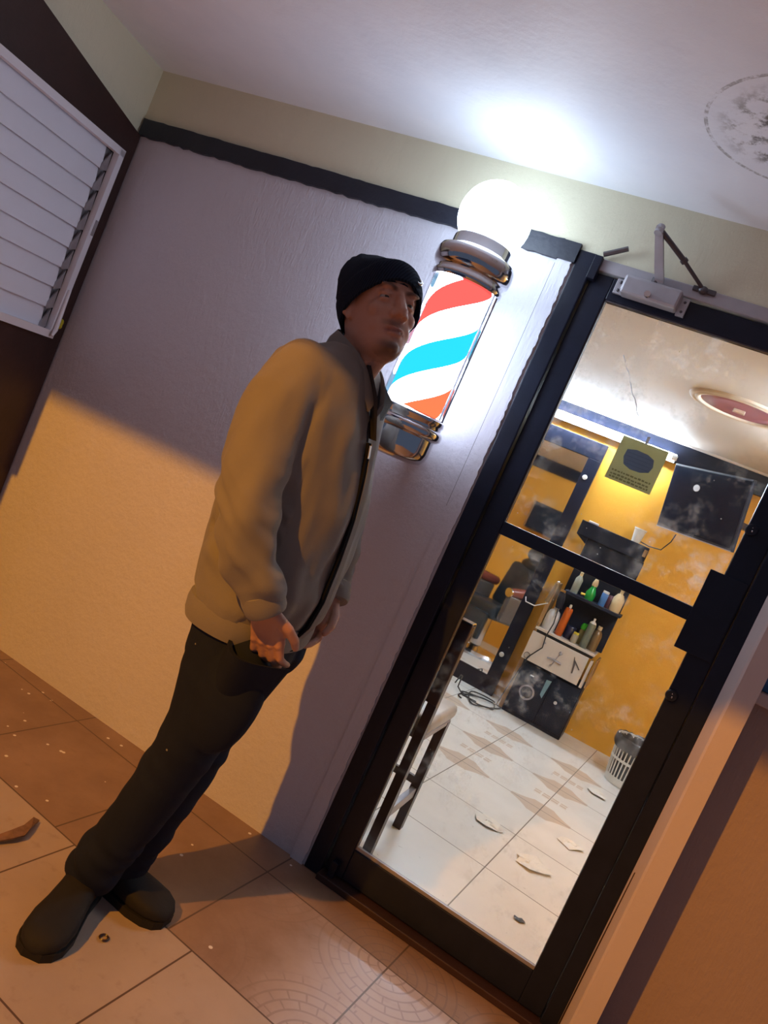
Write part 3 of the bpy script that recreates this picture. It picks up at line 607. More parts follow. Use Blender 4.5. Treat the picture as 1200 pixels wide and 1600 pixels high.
part(MB().box((-1.67, .40, 1.37), (-1.31, .412, 1.65), .003), 'door', M['black_plastic'], wc)
# stool by the door
sl = thing('padded_chair', 'dark wooden chair with worn padded seat just inside the door', 'chair', (-.7, .45, 0))
def bar(a, b, wx, wy): 
    a, b = V3(*a), V3(*b); h = V3(wx / 2, 0, 0); k = V3(0, wy / 2, 0)
    return MB().loft([[p - h - k, p + h - k, p + h + k, p - h + k] for p in (a, b)])
for xx in (-.545, -.885):
    part(bar((xx, .285, 0), (xx, .26, .90), .034, .038), 'leg', M['dark_wood'], sl)
    part(bar((xx, .605, 0), (xx, .595, .47), .034, .038), 'leg', M['dark_wood'], sl)
    part(MB().box((xx - .011, .29, .14), (xx + .011, .60, .18), .002), 'stretcher', M['dull_metal'], sl)
part(MB().box((-.885, .59, .185), (-.545, .61, .215), .002), 'stretcher', M['dark_wood'], sl)
part(MB().box((-.90, .27, .455), (-.53, .62, .475), .003), 'seat_frame', M['dull_metal'], sl)
part(MB().box((-.905, .285, .475), (-.525, .645, .535), .02), 'seat_cushion', plain('worn_vinyl_seat', (.46, .42, .38), .4, var=.5, vscale=8), sl, smooth=True)
part(MB().box((-.905, .24, .60), (-.527, .262, .905), .004), 'backrest', M['dark_wood'], sl)
part(MB().box((-.90, .262, .61), (-.532, .285, .89), .006), 'back_pad', M['pale_wood'], sl)
part(MB().box((-.905, .238, .906), (-.527, .287, .912), .002), 'chrome_edge', M['chrome'], sl)
# barber chair, seen in the mirror
bc = thing('barber_chair', 'black leather barber chair reflected in the tall mirror', 'barber chair', (-1.42, 1.45, 0), math.radians(28), local=True)
def loc(mb, name, mat, smooth=False, parent=bc): return mb.build(name, mat, parent, smooth=smooth)
loc(MB().lathe([(0, 0), (.30, 0), (.31, .02), (.29, .045), (.10, .06), (.06, .08), (.06, .38), (0, .38)], n=36), 'base', M['chrome'], True)
loc(MB().box((-.29, -.27, .38), (.29, .30, .52), .04), 'seat_cushion', M['black_leather'], True)
q = MB().box((-.28, -.36, .50), (.28, -.24, .98), .05, Matrix.Rotation(math.radians(10), 3, 'X'), (0, -.3, .5)); loc(q, 'backrest', M['black_leather'], True)
q = MB().ell((0, -.36, .99), (.19, .05, .075), 24, 12); loc(q, 'upper_pad', M['black_leather'], True)
q = MB().tube([(-.13, -.37, 1.10), (.13, -.37, 1.10)], [.055, .055], 18); loc(q, 'headrest', M['black_leather'], True)
q = MB().tube([(0, -.39, .95), (0, -.40, 1.09)], .012, 8); loc(q, 'headrest_post', M['chrome'], True)
brn = plain('brown_leather', (.20, .05, .035), .25, var=.2)
for sx in (-1, 1):
    q = MB().box((sx * .30, -.28, .40), (sx * .36, .26, .66), .02); loc(q, 'arm_panel', plain('smoked_arm_panel', (.10, .085, .08), .2), True)
    q = MB().tube([(sx * .33, -.30, .70), (sx * .33, .1, .71), (sx * .33, .27, .68)], [.045, .05, .04], 16); loc(q, 'armrest', brn, True)
    q = MB().tube([(sx * .33, .262, .68), (sx * .33, .278, .677)], .042, 16); loc(q, 'arm_cap', M['chrome'], True)
loc(MB().box((-.25, .28, .16), (.25, .33, .42), .02), 'leg_pad', M['black_leather'], True)
loc(MB().box((-.22, .33, .10), (.22, .55, .125), .008), 'footrest', M['chrome'])
for sx in (-.2, .2): loc(MB().tube([(sx, .34, .11), (sx, .30, .40)], .014, 8), 'footrest_bar', M['chrome'], True)
# scraps on the shop floor
def scrap(cx, cy, r, seed, h=.012):
    q = MB(); r_ = random.Random(seed); n = 9; rings = []
    for k in range(4):
        rings.append([V3(cx + r * (k + .3) / 3 * math.cos(2 * PI * j / n) * r_.uniform(.6, 1.3), cy + r * (k + .3) / 3 * math.sin(2 * PI * j / n) * r_.uniform(.5, 1.1), .003 + r_.uniform(0, h)) for j in range(n)])
    q.loft(rings, cap=True); return q
for i, (x, y, r, l) in enumerate([(-.291, 1.121, .07, 'torn white paper scrap on the shop floor nearest the dark wooden chair legs'), (-.052, .985, .075, 'crumpled pale paper scrap on the shop floor nearest the door bottom and the black flake'), (.06, 1.42, .06, 'white paper scrap on the shop floor nearest the right edge of the door glass'), (.09, 2.35, .07, 'crumpled paper scrap on the shop floor just in front of the waste basket')]):
    l = ' '.join(l.split()[:16]).rstrip(',')
    solo(scrap(x, y, r, i + 11), 'paper_scrap', M['paper'], (x, y, 0), l, 'paper', 'paper scraps on the shop floor')
solo(scrap(.005, .50, .02, 31, .004), 'black_flake', M['rubber'], (.005, .5, 0), 'small black flake on the tile nearest the door', 'debris')
solo(MB().poly([(-.43, .12, .004), (-.36, .10, .004), (-.34, .13, .012), (-.40, .15, .008)], .002, (0, 0, 1)), 'plastic_wrapper', P('pale_blue_film', (.55, .62, .72), .2), (-.38, .12, 0), 'pale shiny wrapper lying inside against the door bottom', 'wrapper')
# leaf on the porch
q = MB()
lp = [(-1.212, -.765), (-1.195, -.723), (-1.190, -.692), (-1.207, -.656), (-1.231, -.602), (-1.239, -.621), (-1.224, -.667), (-1.223, -.71), (-1.235, -.745)]
q.poly([(x, y, .004 + .014 * random.random()) for x, y in lp], .004, (0, 0, 1))
solo(q, 'dry_leaf', plain('dry_brown_leaf', (.20, .11, .07), .8, var=.5, vscale=60), (-1.23, -.68, 0), 'torn dry brown leaf on the pale porch tile', 'leaf')
solo(MB().lathe([(.010, .001), (.013, .004), (.010, .007), (.007, .004), (.010, .001)], (-.815, -.765, 0), n=20), 'rubber_ring', M['dark_wood'], (-.815, -.765, 0), 'small dark ring lying on the pale tile beside the shoe', 'ring', smooth=True)
# ================================================================ PERSON
PO = (-.88, -.63, 0)
man = thing('person', 'man in a grey zip jacket, black beanie and dark jeans standing beside the barber pole', 'person', PO)
def remesh(mb, vox, smooth=3, fac=.5):
    me = bpy.data.meshes.new('tmp'); me.from_pydata(mb.v, [], mb.f)
    bm = bmesh.new(); bm.from_mesh(me); bmesh.ops.recalc_face_normals(bm, faces=bm.faces[:]); bm.to_mesh(me); bm.free()
    o = bpy.data.objects.new('tmp', me); COL.objects.link(o)
    md = o.modifiers.new('r', 'REMESH'); md.mode = 'VOXEL'; md.voxel_size = vox; md.adaptivity = 0
    dg = bpy.context.evaluated_depsgraph_get(); dg.update()
    m2 = bpy.data.meshes.new_from_object(o.evaluated_get(dg))
    bpy.data.objects.remove(o); bpy.data.meshes.remove(me)
    bm = bmesh.new(); bm.from_mesh(m2)
    for _ in range(smooth): bmesh.ops.smooth_vert(bm, verts=bm.verts[:], factor=fac, use_axis_x=True, use_axis_y=True, use_axis_z=True)
    bm.to_mesh(m2); bm.free(); return m2
def coords(me):
    a = np.empty(len(me.vertices) * 3); me.vertices.foreach_get('co', a); return a.reshape(-1, 3)
def normals(me):
    a = np.empty(len(me.vertices) * 3); me.vertices.foreach_get('normal', a); return a.reshape(-1, 3)
def finish(me, co, name, mats, parent, root=PO):
    me.vertices.foreach_set('co', (co - np.array(root)).ravel()); me.update()
    me.name = name
    for q in (mats if isinstance(mats, (list, tuple)) else [mats]): me.materials.append(q)
    me.polygons.foreach_set('use_smooth', [True] * len(me.polygons))
    o = bpy.data.objects.new(name, me); COL.objects.link(o); o.parent = parent; return o
def nz(p, s=1.0): return mnoise.noise(Vector(p) * s)
def ering(c, ax, ay, n=28, e=2.0):
    out = []
    for j in range(n):
        t = 2 * PI * j / n; ct, st_ = math.cos(t), math.sin(t)
        out.append(np.array(c, float) + np.array(ax, float) * math.copysign(abs(ct) ** (2 / e), ct) + np.array(ay, float) * math.copysign(abs(st_) ** (2 / e), st_))
    return out
def chain(mb, pts, n=20):
    """pts: (x,y,z,r) or (x,y,z,rx,ry): rings across the chain"""
    mb.tube([p[:3] for p in pts], [p[3] for p in pts], n)
    for p in (pts[0], pts[-1]): mb.ell(p[:3], (p[3],) * 3, 16, 10)
    return mb
# ---- head frame
HR = V3(R_[0][0], R_[1][0], R_[2][0]); HU = -V3(R_[0][1], R_[1][1], R_[2][1]); HB = -V3(R_[0][2], R_[1][2], R_[2][2])
psi, rho, th = math.radians(30), math.radians(15), math.radians(13)
f0 = math.sin(psi) * HR + math.cos(psi) * HB; l0 = math.cos(psi) * HR - math.sin(psi) * HB; u0 = HU
def rollv(v): a, b, c = v @ HR, v @ HU, v @ HB; return (a * math.cos(rho) + b * math.sin(rho)) * HR + (-a * math.sin(rho) + b * math.cos(rho)) * HU + c * HB
f0, l0, u0 = rollv(f0), rollv(l0), rollv(u0)
F = math.cos(th) * f0 + math.sin(th) * u0; U = math.cos(th) * u0 - math.sin(th) * f0; L = l0
HC = V3(-.866, -.625, 1.622); HS = 1.03
def H(x, y, z): return HC + HS * (x * F + y * L + z * U)
def hax(a, b, c): return np.array([HS * a * F, HS * b * L, HS * c * U])
def to_head(co): d = (co - HC) / HS; return np.stack([d @ F, d @ L, d @ U], 1)
bd = MB()
rows = [(-.119, .058, .01, .018), (-.112, .076, -.012, .032), (-.100, .083, -.03, .043), (-.085, .083, -.055, .053), (-.065, .083, -.075, .061), (-.04, .084, -.088, .067), (-.012, .086, -.094, .0715), (.015, .086, -.099, .0745), (.035, .091, -.101, .0755), (.055, .092, -.101, .075), (.078, .083, -.094, .070), (.098, .063, -.075, .056), (.111, .035, -.045, .035), (.117, .01, -.015, .012)]
rings = []
for z, fx, bx_, w_ in rows:
    r = []
    for j in range(40):
        t = 2 * PI * j / 40; c_, s_ = math.cos(t), math.sin(t); e = 2.25
        xm = (fx + bx_) / 2; hx = (fx - bx_) / 2
        x = xm + hx * math.copysign(abs(c_) ** (2 / e), c_); y = w_ * math.copysign(abs(s_) ** (2 / e), s_)
        for sy in (-1, 1):                                         # eye sockets
            if c_ > 0: x -= .016 * math.exp(-((y - sy * .031) / .017) ** 2 - ((z - .014) / .017) ** 2)
        r.append(H(x, y, z))
    rings.append(r)
bd.loft(rings)
for p, r in [((.083, 0, .026), .010), ((.092, 0, .008), .011), ((.100, 0, -.010), .0115), ((.1045, 0, -.024), .0125), ((.092, .0135, -.027), .0105), ((.092, -.0135, -.027), .0105), ((.092, 0, -.004), .014), ((.090, 0, -.02), .016)]:
    bd.ell(H(*p), hax(r, r, r), 14, 10)
for i in range(6):
    a = i / 5; bd.ell(H(.083 + .024 * a, 0, .026 - .048 * a), hax(.011, .0095 + .003 * a, .011), 12, 8)
bd.ell(H(.083, 0, -.058), hax(.011, .025, .0055), 18, 10).ell(H(.082, 0, -.069), hax(.0115, .021, .0065), 18, 10)
bd.ell(H(.073, 0, -.098), hax(.018, .022, .016), 18, 10)
for sy in (-1, 1):
    bd.ell(H(.082, sy * .028, .037), hax(.012, .025, .007), 16, 10)
    bd.ell(H(.055, sy * .042, -.016), hax(.022, .020, .022), 16, 10)
    bd.ell(H(.046, sy * .035, -.05), hax(.030, .020, .028), 16, 10)
    bd.ell(H(.0725, sy * .031, .0203), hax(.0135, .0165, .0068), 16, 10)       # upper lid
    bd.ell(H(.0705, sy * .031, .0058), hax(.0125, .0155, .0048), 16, 10)      # lower lid
    bd.ell(H(-.008, sy * .076, .002), hax(.018, .008, .032), 16, 10); bd.ell(H(-.018, sy * .083, .006), hax(.010, .006, .026), 14, 8); bd.ell(H(-.002, sy * .076, -.022), hax(.010, .007, .012), 12, 8)
# neck and torso
nb = V3(-.895, -.63, 1.455); nt_ = H(-.028, 0, -.06)
bd.tube([nb - V3(0, 0, .05), nb, .55 * nb + .45 * nt_, nt_, H(-.02, 0, -.02)], [.085, .066, .060, .060, .06], 24)
bd.tube([H(.03, 0, -.095), .4 * nb + .6 * H(.01, 0, -.1) + V3(.012, 0, 0), nb + V3(.03, 0, -.02)], [.03, .036, .04], 16)
TOR = [(.80, -.855, .120, .165), (.90, -.862, .128, .165), (1.0, -.868, .138, .168), (1.1, -.874, .138, .172), (1.2, -.885, .138, .178), (1.3, -.900, .13, .182), (1.38, -.908, .115, .175), (1.43, -.905, .095, .15), (1.465, -.896, .07, .10)]
bd.loft([ering((cx, -.625, z), (d, 0, 0), (0, w_, 0)) for z, cx, d, w_ in TOR])
RS = [(-.905, -.775, 1.385, .062), (-.893, -.845, 1.26, .052), (-.830, -.885, 1.10, .044), (-.774, -.868, 1.0, .038), (-.734, -.836, .925, .029)]
LS = [(-.905, -.475, 1.385, .062), (-.90, -.40, 1.26, .052), (-.862, -.352, 1.10, .044), (-.815, -.375, 1.0, .038), (-.775, -.412, .915, .029)]
chain(bd, RS); chain(bd, LS)
chain(bd, [(-.850, -.705, .84, .083), (-.842, -.710, .66, .074), (-.852, -.712, .46, .056), (-.890, -.712, .28, .048), (-.938, -.716, .10, .036)])
chain(bd, [(-.862, -.545, .84, .083), (-.870, -.550, .66, .074), (-.880, -.562, .46, .056), (-.895, -.585, .28, .048), (-.945, -.612, .10, .036)])
# hands: palm, four bent fingers, thumb
def hand(mb, wr, knk, fwd, out, sgn):
    wr, knk = V3(*wr), V3(*knk); d = nrm(knk - wr); a = nrm(V3(*fwd) - d * (V3(*fwd) @ d)); o_ = nrm(np.cross(d, a)); o_ = o_ if o_ @ V3(*out) > 0 else -o_
    Ln = np.linalg.norm(knk - wr)
    mb.loft([ering(wr + d * Ln * t - o_ * .002, a * wd, o_ * tk, 20, 2.6) for t, wd, tk in [(-.25, .026, .021), (0, .029, .020), (.35, .038, .018), (.75, .043, .016), (1.0, .042, .0145), (1.1, .038, .011)]])
    for i, (off, ln, r) in enumerate([(.031, .040, .0098), (.0105, .044, .0102), (-.0105, .041, .0098), (-.031, .033, .0088)]):
        k = wr + d * (Ln * (1.0 - .03 * abs(i - 1))) + a * off + o_ * .004
        b = k + d * ln * .85 + o_ * .006 + a * off * .08; c = b + d * ln * .62 - o_ * .016; e = c + d * ln * .42 - o_ * .016
        mb.tube([k - d * .02, k, b, c, e], [r * .9, r * 1.12, r, r * .92, r * .75], 12); mb.ell(e, (r * .75,) * 3, 10, 8); mb.ell(k + o_ * .003, (r * 1.1,) * 3, 12, 8)
    t0 = wr + d * .018 + a * .022; t1 = t0 + d * .035 + a * .030 - o_ * .004; t2 = t1 + d * .032 + a * .010 - o_ * .006; t3 = t2 + d * .024 - a * .002 - o_ * .006
    mb.tube([t0, t1, t2, t3], [.015, .0125, .0112, .0088], 12); mb.ell(t3, (.0088,) * 3, 10, 8)
hand(bd, (-.734, -.836, .925), (-.718, -.786, .842), (1, .15, .05), (-.2, -1, 0), 1)
hand(bd, (-.775, -.412, .915), (-.772, -.458, .838), (1, -.3, .05), (.3, 1, 0), -1)
me = remesh(bd, .0036, 2, .5)
co = coords(me); hd = to_head(co)
# carve the mouth line and nostrils, then paint lips, stubble and brows as the skin's own colour
nm = normals(me); x, y, z = hd.T; front = (x > .05)
zl = -.0635 - .0005 * (np.abs(y) / .026) ** 2
dep = np.where(front, .0045 * np.exp(-((z - zl) / .0028) ** 2) * np.clip(1.15 - (np.abs(y) / .028) ** 4, 0, 1), 0)
for sy in (-1, 1): dep += np.where(front, .005 * np.exp(-((y - sy * .0085) / .0045) ** 2 - ((z + .0365) / .005) ** 2 - ((x - .098) / .012) ** 2), 0)
co = co - nm * dep[:, None] * HS
lips = np.where(front, np.exp(-((z + .0635) / .0085) ** 4 - (y / .026) ** 6), 0)
beard = np.where(front, np.exp(-((z + .104) / .017) ** 4 - (y / .032) ** 4), 0) * .9
beard = np.maximum(beard, .45 * np.where(front, np.exp(-((z + .046) / .007) ** 4 - (y / .032) ** 6), 0))
under = .35 * np.where((z < -.095) & (z > -.125) & (x > .0), np.exp(-(y / .04) ** 4), 0)
beard = np.maximum(beard, under)
brow = np.zeros(len(co))
for sy in (-1, 1):
    zc = .0365 + .006 * np.exp(-((y * sy - .036) / .016) ** 2) - .004
    brow = np.maximum(brow, np.where(front, np.exp(-((z - zc) / .0048) ** 4 - ((y * sy - .031) / .021) ** 6), 0))
at = me.color_attributes.new('tint', 'FLOAT_COLOR', 'POINT')
at.data.foreach_set('color', np.stack([lips, np.maximum(beard, brow), np.zeros_like(lips), np.ones_like(lips)], 1).astype(np.float32).ravel())
t = NT('skin'); p = t.obj(); ca = t.n('Attribute'); ca.attribute_name = 'tint'; s_ = t.n('SeparateColor'); t.link(ca.outputs['Color'], s_.inputs[0])
nn = t.noise(p, 18, 4); c = t.mix(nn, (.42, .215, .155), (.51, .27, .20)); c = t.mix(t.math('MULTIPLY', s_.outputs[0], .7), c, (.27, .095, .085)); c = t.mix(t.math('MULTIPLY', s_.outputs[1], .85), c, (.03, .018, .016))
sk = t.done(t.bsdf(c, .5, 0, t.bump(t.noise(p, 260, 3), .12, .002), .4, **{'Subsurface Weight': .08, 'Subsurface Radius': (.02, .008, .004), 'Subsurface Scale': .3}))
finish(me, co, 'body', sk, man)
# eyes
for sy in (-1, 1):
    q = MB().ell(H(.0688, sy * .031, .0130), hax(.0122, .0122, .0122), 20, 14); e = part(q, 'eye', plain('eye_white', (.28, .25, .24), .3, var=.03), man, smooth=True)
    g = nrm(F + .18 * L * 0 - .12 * U); cc = H(.0688, sy * .031, .0130)
    q = MB().lathe([(0, .0128), (.0028, .0127), (.0054, .0116), (.0056, .0100)], cc, g, 18); part(q, 'iris', plain('dark_iris', (.02, .011, .008), .1), e, smooth=True)
# ---- beanie
t = NT('black_knit'); p = t.obj(); wv = t.n('TexWave'); t.link(p, wv.inputs[0]); wv.inputs['Scale'].default_value = 55; wv.inputs['Distortion'].default_value = 1.5
c = t.mix(wv.outputs[1], (.006, .009, .018), (.014, .020, .038)); knit = t.done(t.bsdf(c, .95, 0, t.bump(wv.outputs[1], .35, .003), .1))
ta = math.radians(-21); Fh = math.cos(ta) * F - math.sin(ta) * U * -1; Fh = nrm(F * math.cos(ta) - U * math.sin(ta)); Uh = nrm(U * math.cos(ta) + F * math.sin(ta))
def B(x, y, z): return H(0, 0, .018) + HS * (x * Fh + y * L + z * Uh)
def hat_ring(z, cx, rx, ry, seed, amp=.003, n=48):
    return [B(cx + rx * math.cos(2 * PI * j / n) * (1 + 0), ry * math.sin(2 * PI * j / n), z) + amp * nz((3 * math.cos(2 * PI * j / n), 3 * math.sin(2 * PI * j / n), z * 25 + seed)) * nrm(math.cos(2 * PI * j / n) * Fh + math.sin(2 * PI * j / n) * L) for j in range(n)]
hatrows = [(-.005, -.003, .100, .081), (.03, -.004, .107, .087), (.07, -.012, .106, .088), (.105, -.028, .092, .081), (.145, -.046, .074, .068), (.183, -.062, .054, .052), (.214, -.073, .034, .034), (.229, -.078, .014, .015)]
bn = part(MB().loft([hat_ring(z_, cx, rx, ry, 1, .006) for z_, cx, rx, ry in hatrows], cap=True), 'beanie', knit, man, smooth=True)
cuff = [(.002, -.003, .098, .079), (-.012, -.002, .104, .0845), (-.010, -.002, .110, .090), (.02, -.003, .115, .0945), (.042, -.004, .116, .0955), (.053, -.006, .112, .092), (.052, -.007, .104, .086)]
def cuff_ring(z_, cx, rx, ry):
    r = hat_ring(z_, cx, rx, ry, 5, .003); n = len(r); out = []
    for j, p_ in enumerate(r):
        tt = 2 * PI * j / n
        out.append(p_ + HS * Uh * (-.012 * abs(math.sin(tt)) ** 2 + .008 * max(0, math.cos(tt)) ** 3))
    return out
part(MB().loft([cuff_ring(*c_) for c_ in cuff], cap=False), 'fold_band', knit, bn, smooth=True)
q = MB(); bc_ = B(.108, .040, .038)
ang0 = math.atan2(.034, .112); nb_ = nrm(math.cos(ang0) * Fh * .9 + math.sin(ang0) * L); tb = nrm(np.cross(Uh, nb_)); pc = B(-.004 + .118 * math.cos(.42), .0975 * math.sin(.42), .024)
q.tube([pc + .012 * (math.cos(a) * tb * .8 + math.sin(a) * Uh) for a in np.linspace(-2.2, .9, 10)], [.001, .002, .003, .0035, .004, .004, .0035, .003, .002, .001], 8)
part(q, 'metal_emblem', M['chrome'], bn, smooth=True)
# ---- jacket
jk_m = fabric('grey_beige_jacket_knit', (.225, .205, .19), .08)
JT = [(.835, -.862, .130, .185), (.87, -.863, .148, .196), (.94, -.866, .160, .200), (1.05, -.872, .162, .203), (1.15, -.878, .160, .204), (1.25, -.892, .156, .204), (1.34, -.908, .148, .200), (1.40, -.918, .138, .190), (1.45, -.918, .122, .172), (1.485, -.912, .100, .130), (1.51, -.900, .074, .086), (1.525, -.895, .062, .066)]
j = MB().loft([ering((cx, -.625, z_), (d, 0, 0), (0, w_, 0), 36, 2.3) for z_, cx, d, w_ in JT])
RSJ = [(-.915, -.755, 1.412, .084), (-.912, -.815, 1.34, .080), (-.895, -.850, 1.24, .075), (-.862, -.877, 1.15, .070), (-.826, -.888, 1.08, .068), (-.789, -.878, 1.01, .063), (-.758, -.858, .965, .056), (-.748, -.846, .945, .048)]
LSJ = [(-.915, -.495, 1.412, .084), (-.912, -.435, 1.34, .080), (-.900, -.392, 1.24, .074), (-.880, -.360, 1.15, .068), (-.856, -.348, 1.08, .066), (-.824, -.366, 1.01, .060), (-.795, -.392, .962, .054), (-.785, -.402, .94, .046)]
chain(j, RSJ, 24); chain(j, LSJ, 24)
me = remesh(j, .006, 4, .5); co = coords(me); nm = normals(me); dsp = np.zeros(len(co))
for i, (px_, py_, pz_) in enumerate(co):
    arm = py_ < -.80 or py_ > -.45
    d_ = .009 * nz((px_ * 14 + 3, py_ * 14, pz_ * 4.5)) + .005 * nz((px_ * 22, py_ * 22, pz_ * 11 + 9))
    if arm:
        k = math.exp(-((pz_ - 1.10) / .10) ** 2) + .9 * math.exp(-((pz_ - .975) / .045) ** 2)
        d_ += .014 * k * nz((px_ * 9, py_ * 6, pz_ * 30 + px_ * 18))
    else:
        d_ += .007 * nz((px_ * 7 + pz_ * 6, py_ * 9, pz_ * 3))
        d_ += .006 * math.exp(-((pz_ - .90) / .05) ** 2) * nz((px_ * 18, py_ * 18, pz_ * 6))
    dsp[i] = d_
co = co + nm * dsp[:, None]
jk = finish(me, co, 'jacket', jk_m, man)
def front_pt(z_, off=0.0, ya=0.0):
    zs_ = [r[0] for r in JT]; cx = np.interp(z_, zs_, [r[1] for r in JT]); d = np.interp(z_, zs_, [r[2] for r in JT])
    return V3(cx + (d + off) * math.cos(ya), -.625 + .19 * math.sin(ya), z_)
part(MB().loft([ering((cx, -.625, z_), (d, 0, 0), (0, w_, 0), 48, 2.3) for z_, cx, d, w_ in [(.80, -.860, .118, .168), (.795, -.860, .136, .186), (.81, -.861, .141, .191), (.835, -.862, .143, .193), (.852, -.862, .141, .191), (.858, -.862, .120, .17)]], cap=False), 'hem_band', jk_m, jk, smooth=True)
for S in (RSJ, LSJ):
    a, b = V3(*S[-1][:3]), V3(*S[-3][:3]); d = nrm(a - b)
    part(MB().tube([a - d * .012, a - d * .006, a + d * .012, a + d * .034, a + d * .042, a + d * .040, a + d * .02], [.040, .0475, .049, .047, .043, .036, .034], 28, cap=False), 'cuff', jk_m, jk, smooth=True)
# zip, placket and open collar
zp = [front_pt(z_, .006, -.06) for z_ in np.linspace(.80, 1.335, 16)]
def ribbon(pts, wv, tk):
    q = MB(); rg = []
    for i, p_ in enumerate(pts):
        d = nrm(pts[min(i + 1, len(pts) - 1)] - pts[max(0, i - 1)]); n_ = nrm(V3(1, -.1, 0) - d * (V3(1, -.1, 0) @ d)); s2 = np.cross(d, n_)
        rg.append([p_ - s2 * wv - n_ * tk, p_ + s2 * wv - n_ * tk, p_ + s2 * wv + n_ * tk, p_ - s2 * wv + n_ * tk])
    return q.loft(rg)
part(ribbon(zp, .006, .004), 'zip', plain('black_zip_tape', (.008, .008, .010), .95, spec=.05), jk)
part(ribbon([p_ + V3(.002, .016, 0) for p_ in zp], .010, .005), 'placket', jk_m, jk)
q = ribbon([front_pt(z_, .009, -.05) for z_ in (1.30, 1.315, 1.33)], .004, .003); part(q, 'zip_pull', M['dull_metal'], jk)
def collar(n=41, inner=0.0, top=0.0):
    rg = []
    for i in range(n):
        a = math.radians(-158 + 316 * i / (n - 1)) + PI           # 0 at back, opening to the front (+x)
        t_ = abs(i - (n - 1) / 2) / ((n - 1) / 2)
        r0x, r0y = .070 - inner, .070 - inner
        base = V3(-.890 + r0x * math.cos(a) + .040 * t_ ** 3, -.622 + r0y * math.sin(a), 1.512 - .035 * t_ - .075 * t_ ** 4)
        outw = nrm(V3(math.cos(a), math.sin(a), 0)); h = .050 - .014 * t_ ** 3 + top
        b0 = base + outw * .006; b1 = base + V3(0, 0, h * .55) + outw * .006 + V3(.005, 0, 0); b2 = base + V3(0, 0, h) - outw * .001 + V3(.010, 0, 0); b3 = base + V3(0, 0, h * .55) - outw * .004 + V3(.005, 0, 0); b4 = base - outw * .006
        rg.append([b0, b1, b2, b3, b4])
    return MB().loft(rg)
part(collar(), 'collar', jk_m, jk, smooth=True)
part(collar(41, .010, -.006), 'collar_lining', plain('dark_collar_lining', (.02, .02, .028), .7, bump=.3, bscale=150), jk, smooth=True)
lin = plain('dark_lapel_lining', (.016, .016, .024), .6, bump=.3, bscale=150)
part(MB().poly([(-.835, -.575, 1.50), (-.788, -.533, 1.449), (-.785, -.555, 1.398), (-.782, -.600, 1.352), (-.800, -.595, 1.42)], .007, (.3, .9, .1)), 'lapel', lin, jk)
part(MB().poly([(-.826, -.668, 1.50), (-.794, -.640, 1.437), (-.772, -.612, 1.345), (-.752, -.622, 1.345), (-.774, -.662, 1.437), (-.810, -.690, 1.50)], .010, (.9, -.3, .1)), 'front_facing', lin, jk)
# dark shirt panel inside the open neck
q = MB(); rg = []
for t_ in np.linspace(0, 1, 8):
    z_ = 1.335 + .15 * t_; hw_ = .006 + .055 * t_; cx = front_pt(z_)[0] + .004 - .016 * t_
    rg.append([V3(cx - .012 * (k / 4) ** 2 - .004, -.627 + hw_ * k / 4, z_) for k in range(-4, 5)] + [V3(cx - .03, -.627 + hw_ * k / 4, z_) for k in range(4, -5, -1)])
part(q.loft(rg), 'shirt', plain('black_shirt', (.012, .013, .018), .8), man, smooth=True)
# ---- jeans
t = NT('dark_denim'); p = t.obj(); n1 = t.noise(t.scale(p, (1, 1, .5)), 9, 5); n2 = t.noise(t.scale(p, (3, 3, 1)), 260, 2)
c = t.mix(n1, (.005, .007, .017), (.014, .020, .044)); c = t.mix(t.math('MULTIPLY', n2, .35), c, (.004, .005, .010))
vv = t.vor(p, 26); rs_ = t.n('SeparateColor'); t.link(vv.outputs['Color'], rs_.inputs[0]); spk = t.math('MULTIPLY', t.math('LESS_THAN', vv.outputs['Distance'], .10), t.math('GREATER_THAN', rs_.outputs[0], .93)); c = t.mix(t.math('MULTIPLY', spk, .6), c, (.35, .33, .30))
denim = t.done(t.bsdf(c, .85, 0, t.bump(n2, .3, .002), .25))
jn = MB().loft([ering((cx, -.625, z_), (d, 0, 0), (0, w_, 0), 32, 2.4) for z_, cx, d, w_ in [(.72, -.852, .104, .170), (.78, -.852, .110, .176), (.84, -.856, .118, .176), (.87, -.858, .118, .172)]])
RL = [(-.846, -.708, .80, .094), (-.838, -.712, .69, .091), (-.832, -.712, .56, .082), (-.848, -.712, .46, .075), (-.870, -.712, .36, .070), (-.898, -.712, .25, .066), (-.928, -.714, .15, .068), (-.946, -.718, .065, .071)]
LL = [(-.862, -.542, .80, .096), (-.868, -.546, .69, .091), (-.876, -.552, .56, .082), (-.878, -.562, .46, .074), (-.884, -.572, .36, .069), (-.900, -.588, .25, .066), (-.922, -.602, .15, .067), (-.940, -.612, .06, .069)]
jn.ell((-.775, -.752, .680), (.085, .062, .155), 24, 16).ell((-.825, -.500, .76), (.08, .06, .085), 24, 16)
for S in (RL, LL): jn.tube([p_[:3] for p_ in S], [p_[3] for p_ in S], 28); jn.ell(S[0][:3], (S[0][3],) * 3, 20, 12)
me = remesh(jn, .006, 3, .5); co = coords(me); nm = normals(me); dsp = np.zeros(len(co))
for i, (px_, py_, pz_) in enumerate(co):
    k = math.exp(-((pz_ - .14) / .11) ** 2) + .6 * math.exp(-((pz_ - .46) / .08) ** 2) + .5 * math.exp(-((pz_ - .72) / .06) ** 2)
    dsp[i] = .004 * nz((px_ * 12, py_ * 12, pz_ * 5)) + .012 * k * nz((px_ * 8, py_ * 8, pz_ * 26 + px_ * 10))
co = co + nm * dsp[:, None]
jeans = finish(me, co, 'jeans', denim, man)
hemz = co[:, 2].min()
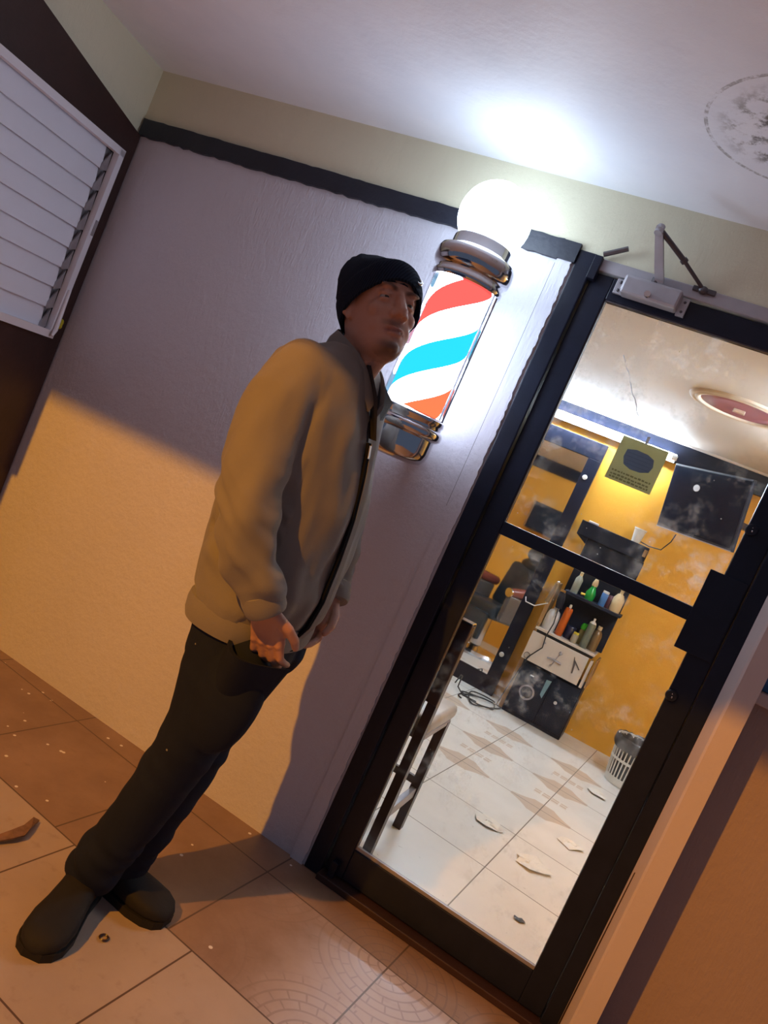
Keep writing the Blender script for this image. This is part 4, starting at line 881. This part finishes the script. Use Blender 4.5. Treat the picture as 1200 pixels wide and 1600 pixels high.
# front pocket edge where the right hand goes in, waistband, back pocket
rg = []
for k in np.linspace(0, 1, 18):
    sn = math.sin(PI * k); T = V3(-.80 + .140 * k, -.798 + .050 * k - .070 * sn, .806 - .002 * sn - .008 * k); Bm = V3(-.805 + .098 * k, -.785 + .05 * k - .020 * sn, .655)
    cols = [T + (Bm - T) * q_ for q_ in np.linspace(0, 1, 7)]; o_ = V3(-.15, -1, 0) * .006
    cols = [c_ + V3(0, -.012 * math.sin(PI * min(1, .25 + i_ / 8)) * sn, 0) for i_, c_ in enumerate(cols)]
    rg.append([c_ + o_ for c_ in cols] + [c_ - o_ for c_ in cols[::-1]])
part(MB().loft(rg), 'front_pocket', denim, jeans, smooth=True)
# ---- shoes
sm = plain('black_boot_leather', (.006, .005, .006), .8, var=.5, vscale=20, bump=.2, bscale=90); so_m = plain('dark_boot_sole', (.006, .005, .005), .8)
def shoe(heel, toe, name='shoe'):
    heel, toe = V3(*heel, 0), V3(*toe, 0); d = nrm(toe - heel); ln = np.linalg.norm(toe - heel); s2 = V3(-d[1], d[0], 0); up = V3(0, 0, 1)
    prof = [(0.0, .018, .030, .012), (.03, .036, .075, .010), (.12, .040, .105, .008), (.25, .041, .112, .008), (.40, .041, .098, .008), (.55, .046, .075, .008), (.70, .052, .064, .008), (.84, .050, .058, .010), (.93, .040, .050, .012), (.985, .022, .036, .016), (1.0, .006, .024, .018)]
    rg = []; prof = [(a_, b_ * 1.1, c_, d_) for a_, b_, c_, d_ in prof]
    for t_, wd, hh_, z0 in prof:
        c_ = heel + d * ln * t_; n = 24; r = []
        for j_ in range(n):
            a = 2 * PI * j_ / n; ca, sa = math.cos(a), math.sin(a); r.append(c_ + s2 * wd * math.copysign(abs(ca) ** .8, ca) + up * (z0 + (hh_ - z0) * (.5 + .5 * math.copysign(abs(sa) ** .75, sa))))
        rg.append(r)
    o = part(MB().loft(rg), name, sm, man, smooth=True)
    outl = [(.0, .02), (.03, .038), (.12, .043), (.35, .042), (.55, .049), (.70, .055), (.85, .052), (.94, .040), (.99, .02)]
    pl = [heel + d * ln * t_ + s2 * wd * 1.1 for t_, wd in outl] + [heel + d * ln * t_ - s2 * wd * 1.1 for t_, wd in outl[::-1]]
    part(MB().poly(pl, .02, (0, 0, 1)), 'sole', so_m, o); return o
shoe((-.972, -.655), (-.868, -.945)); shoe((-1.055, -.622), (-.748, -.602))
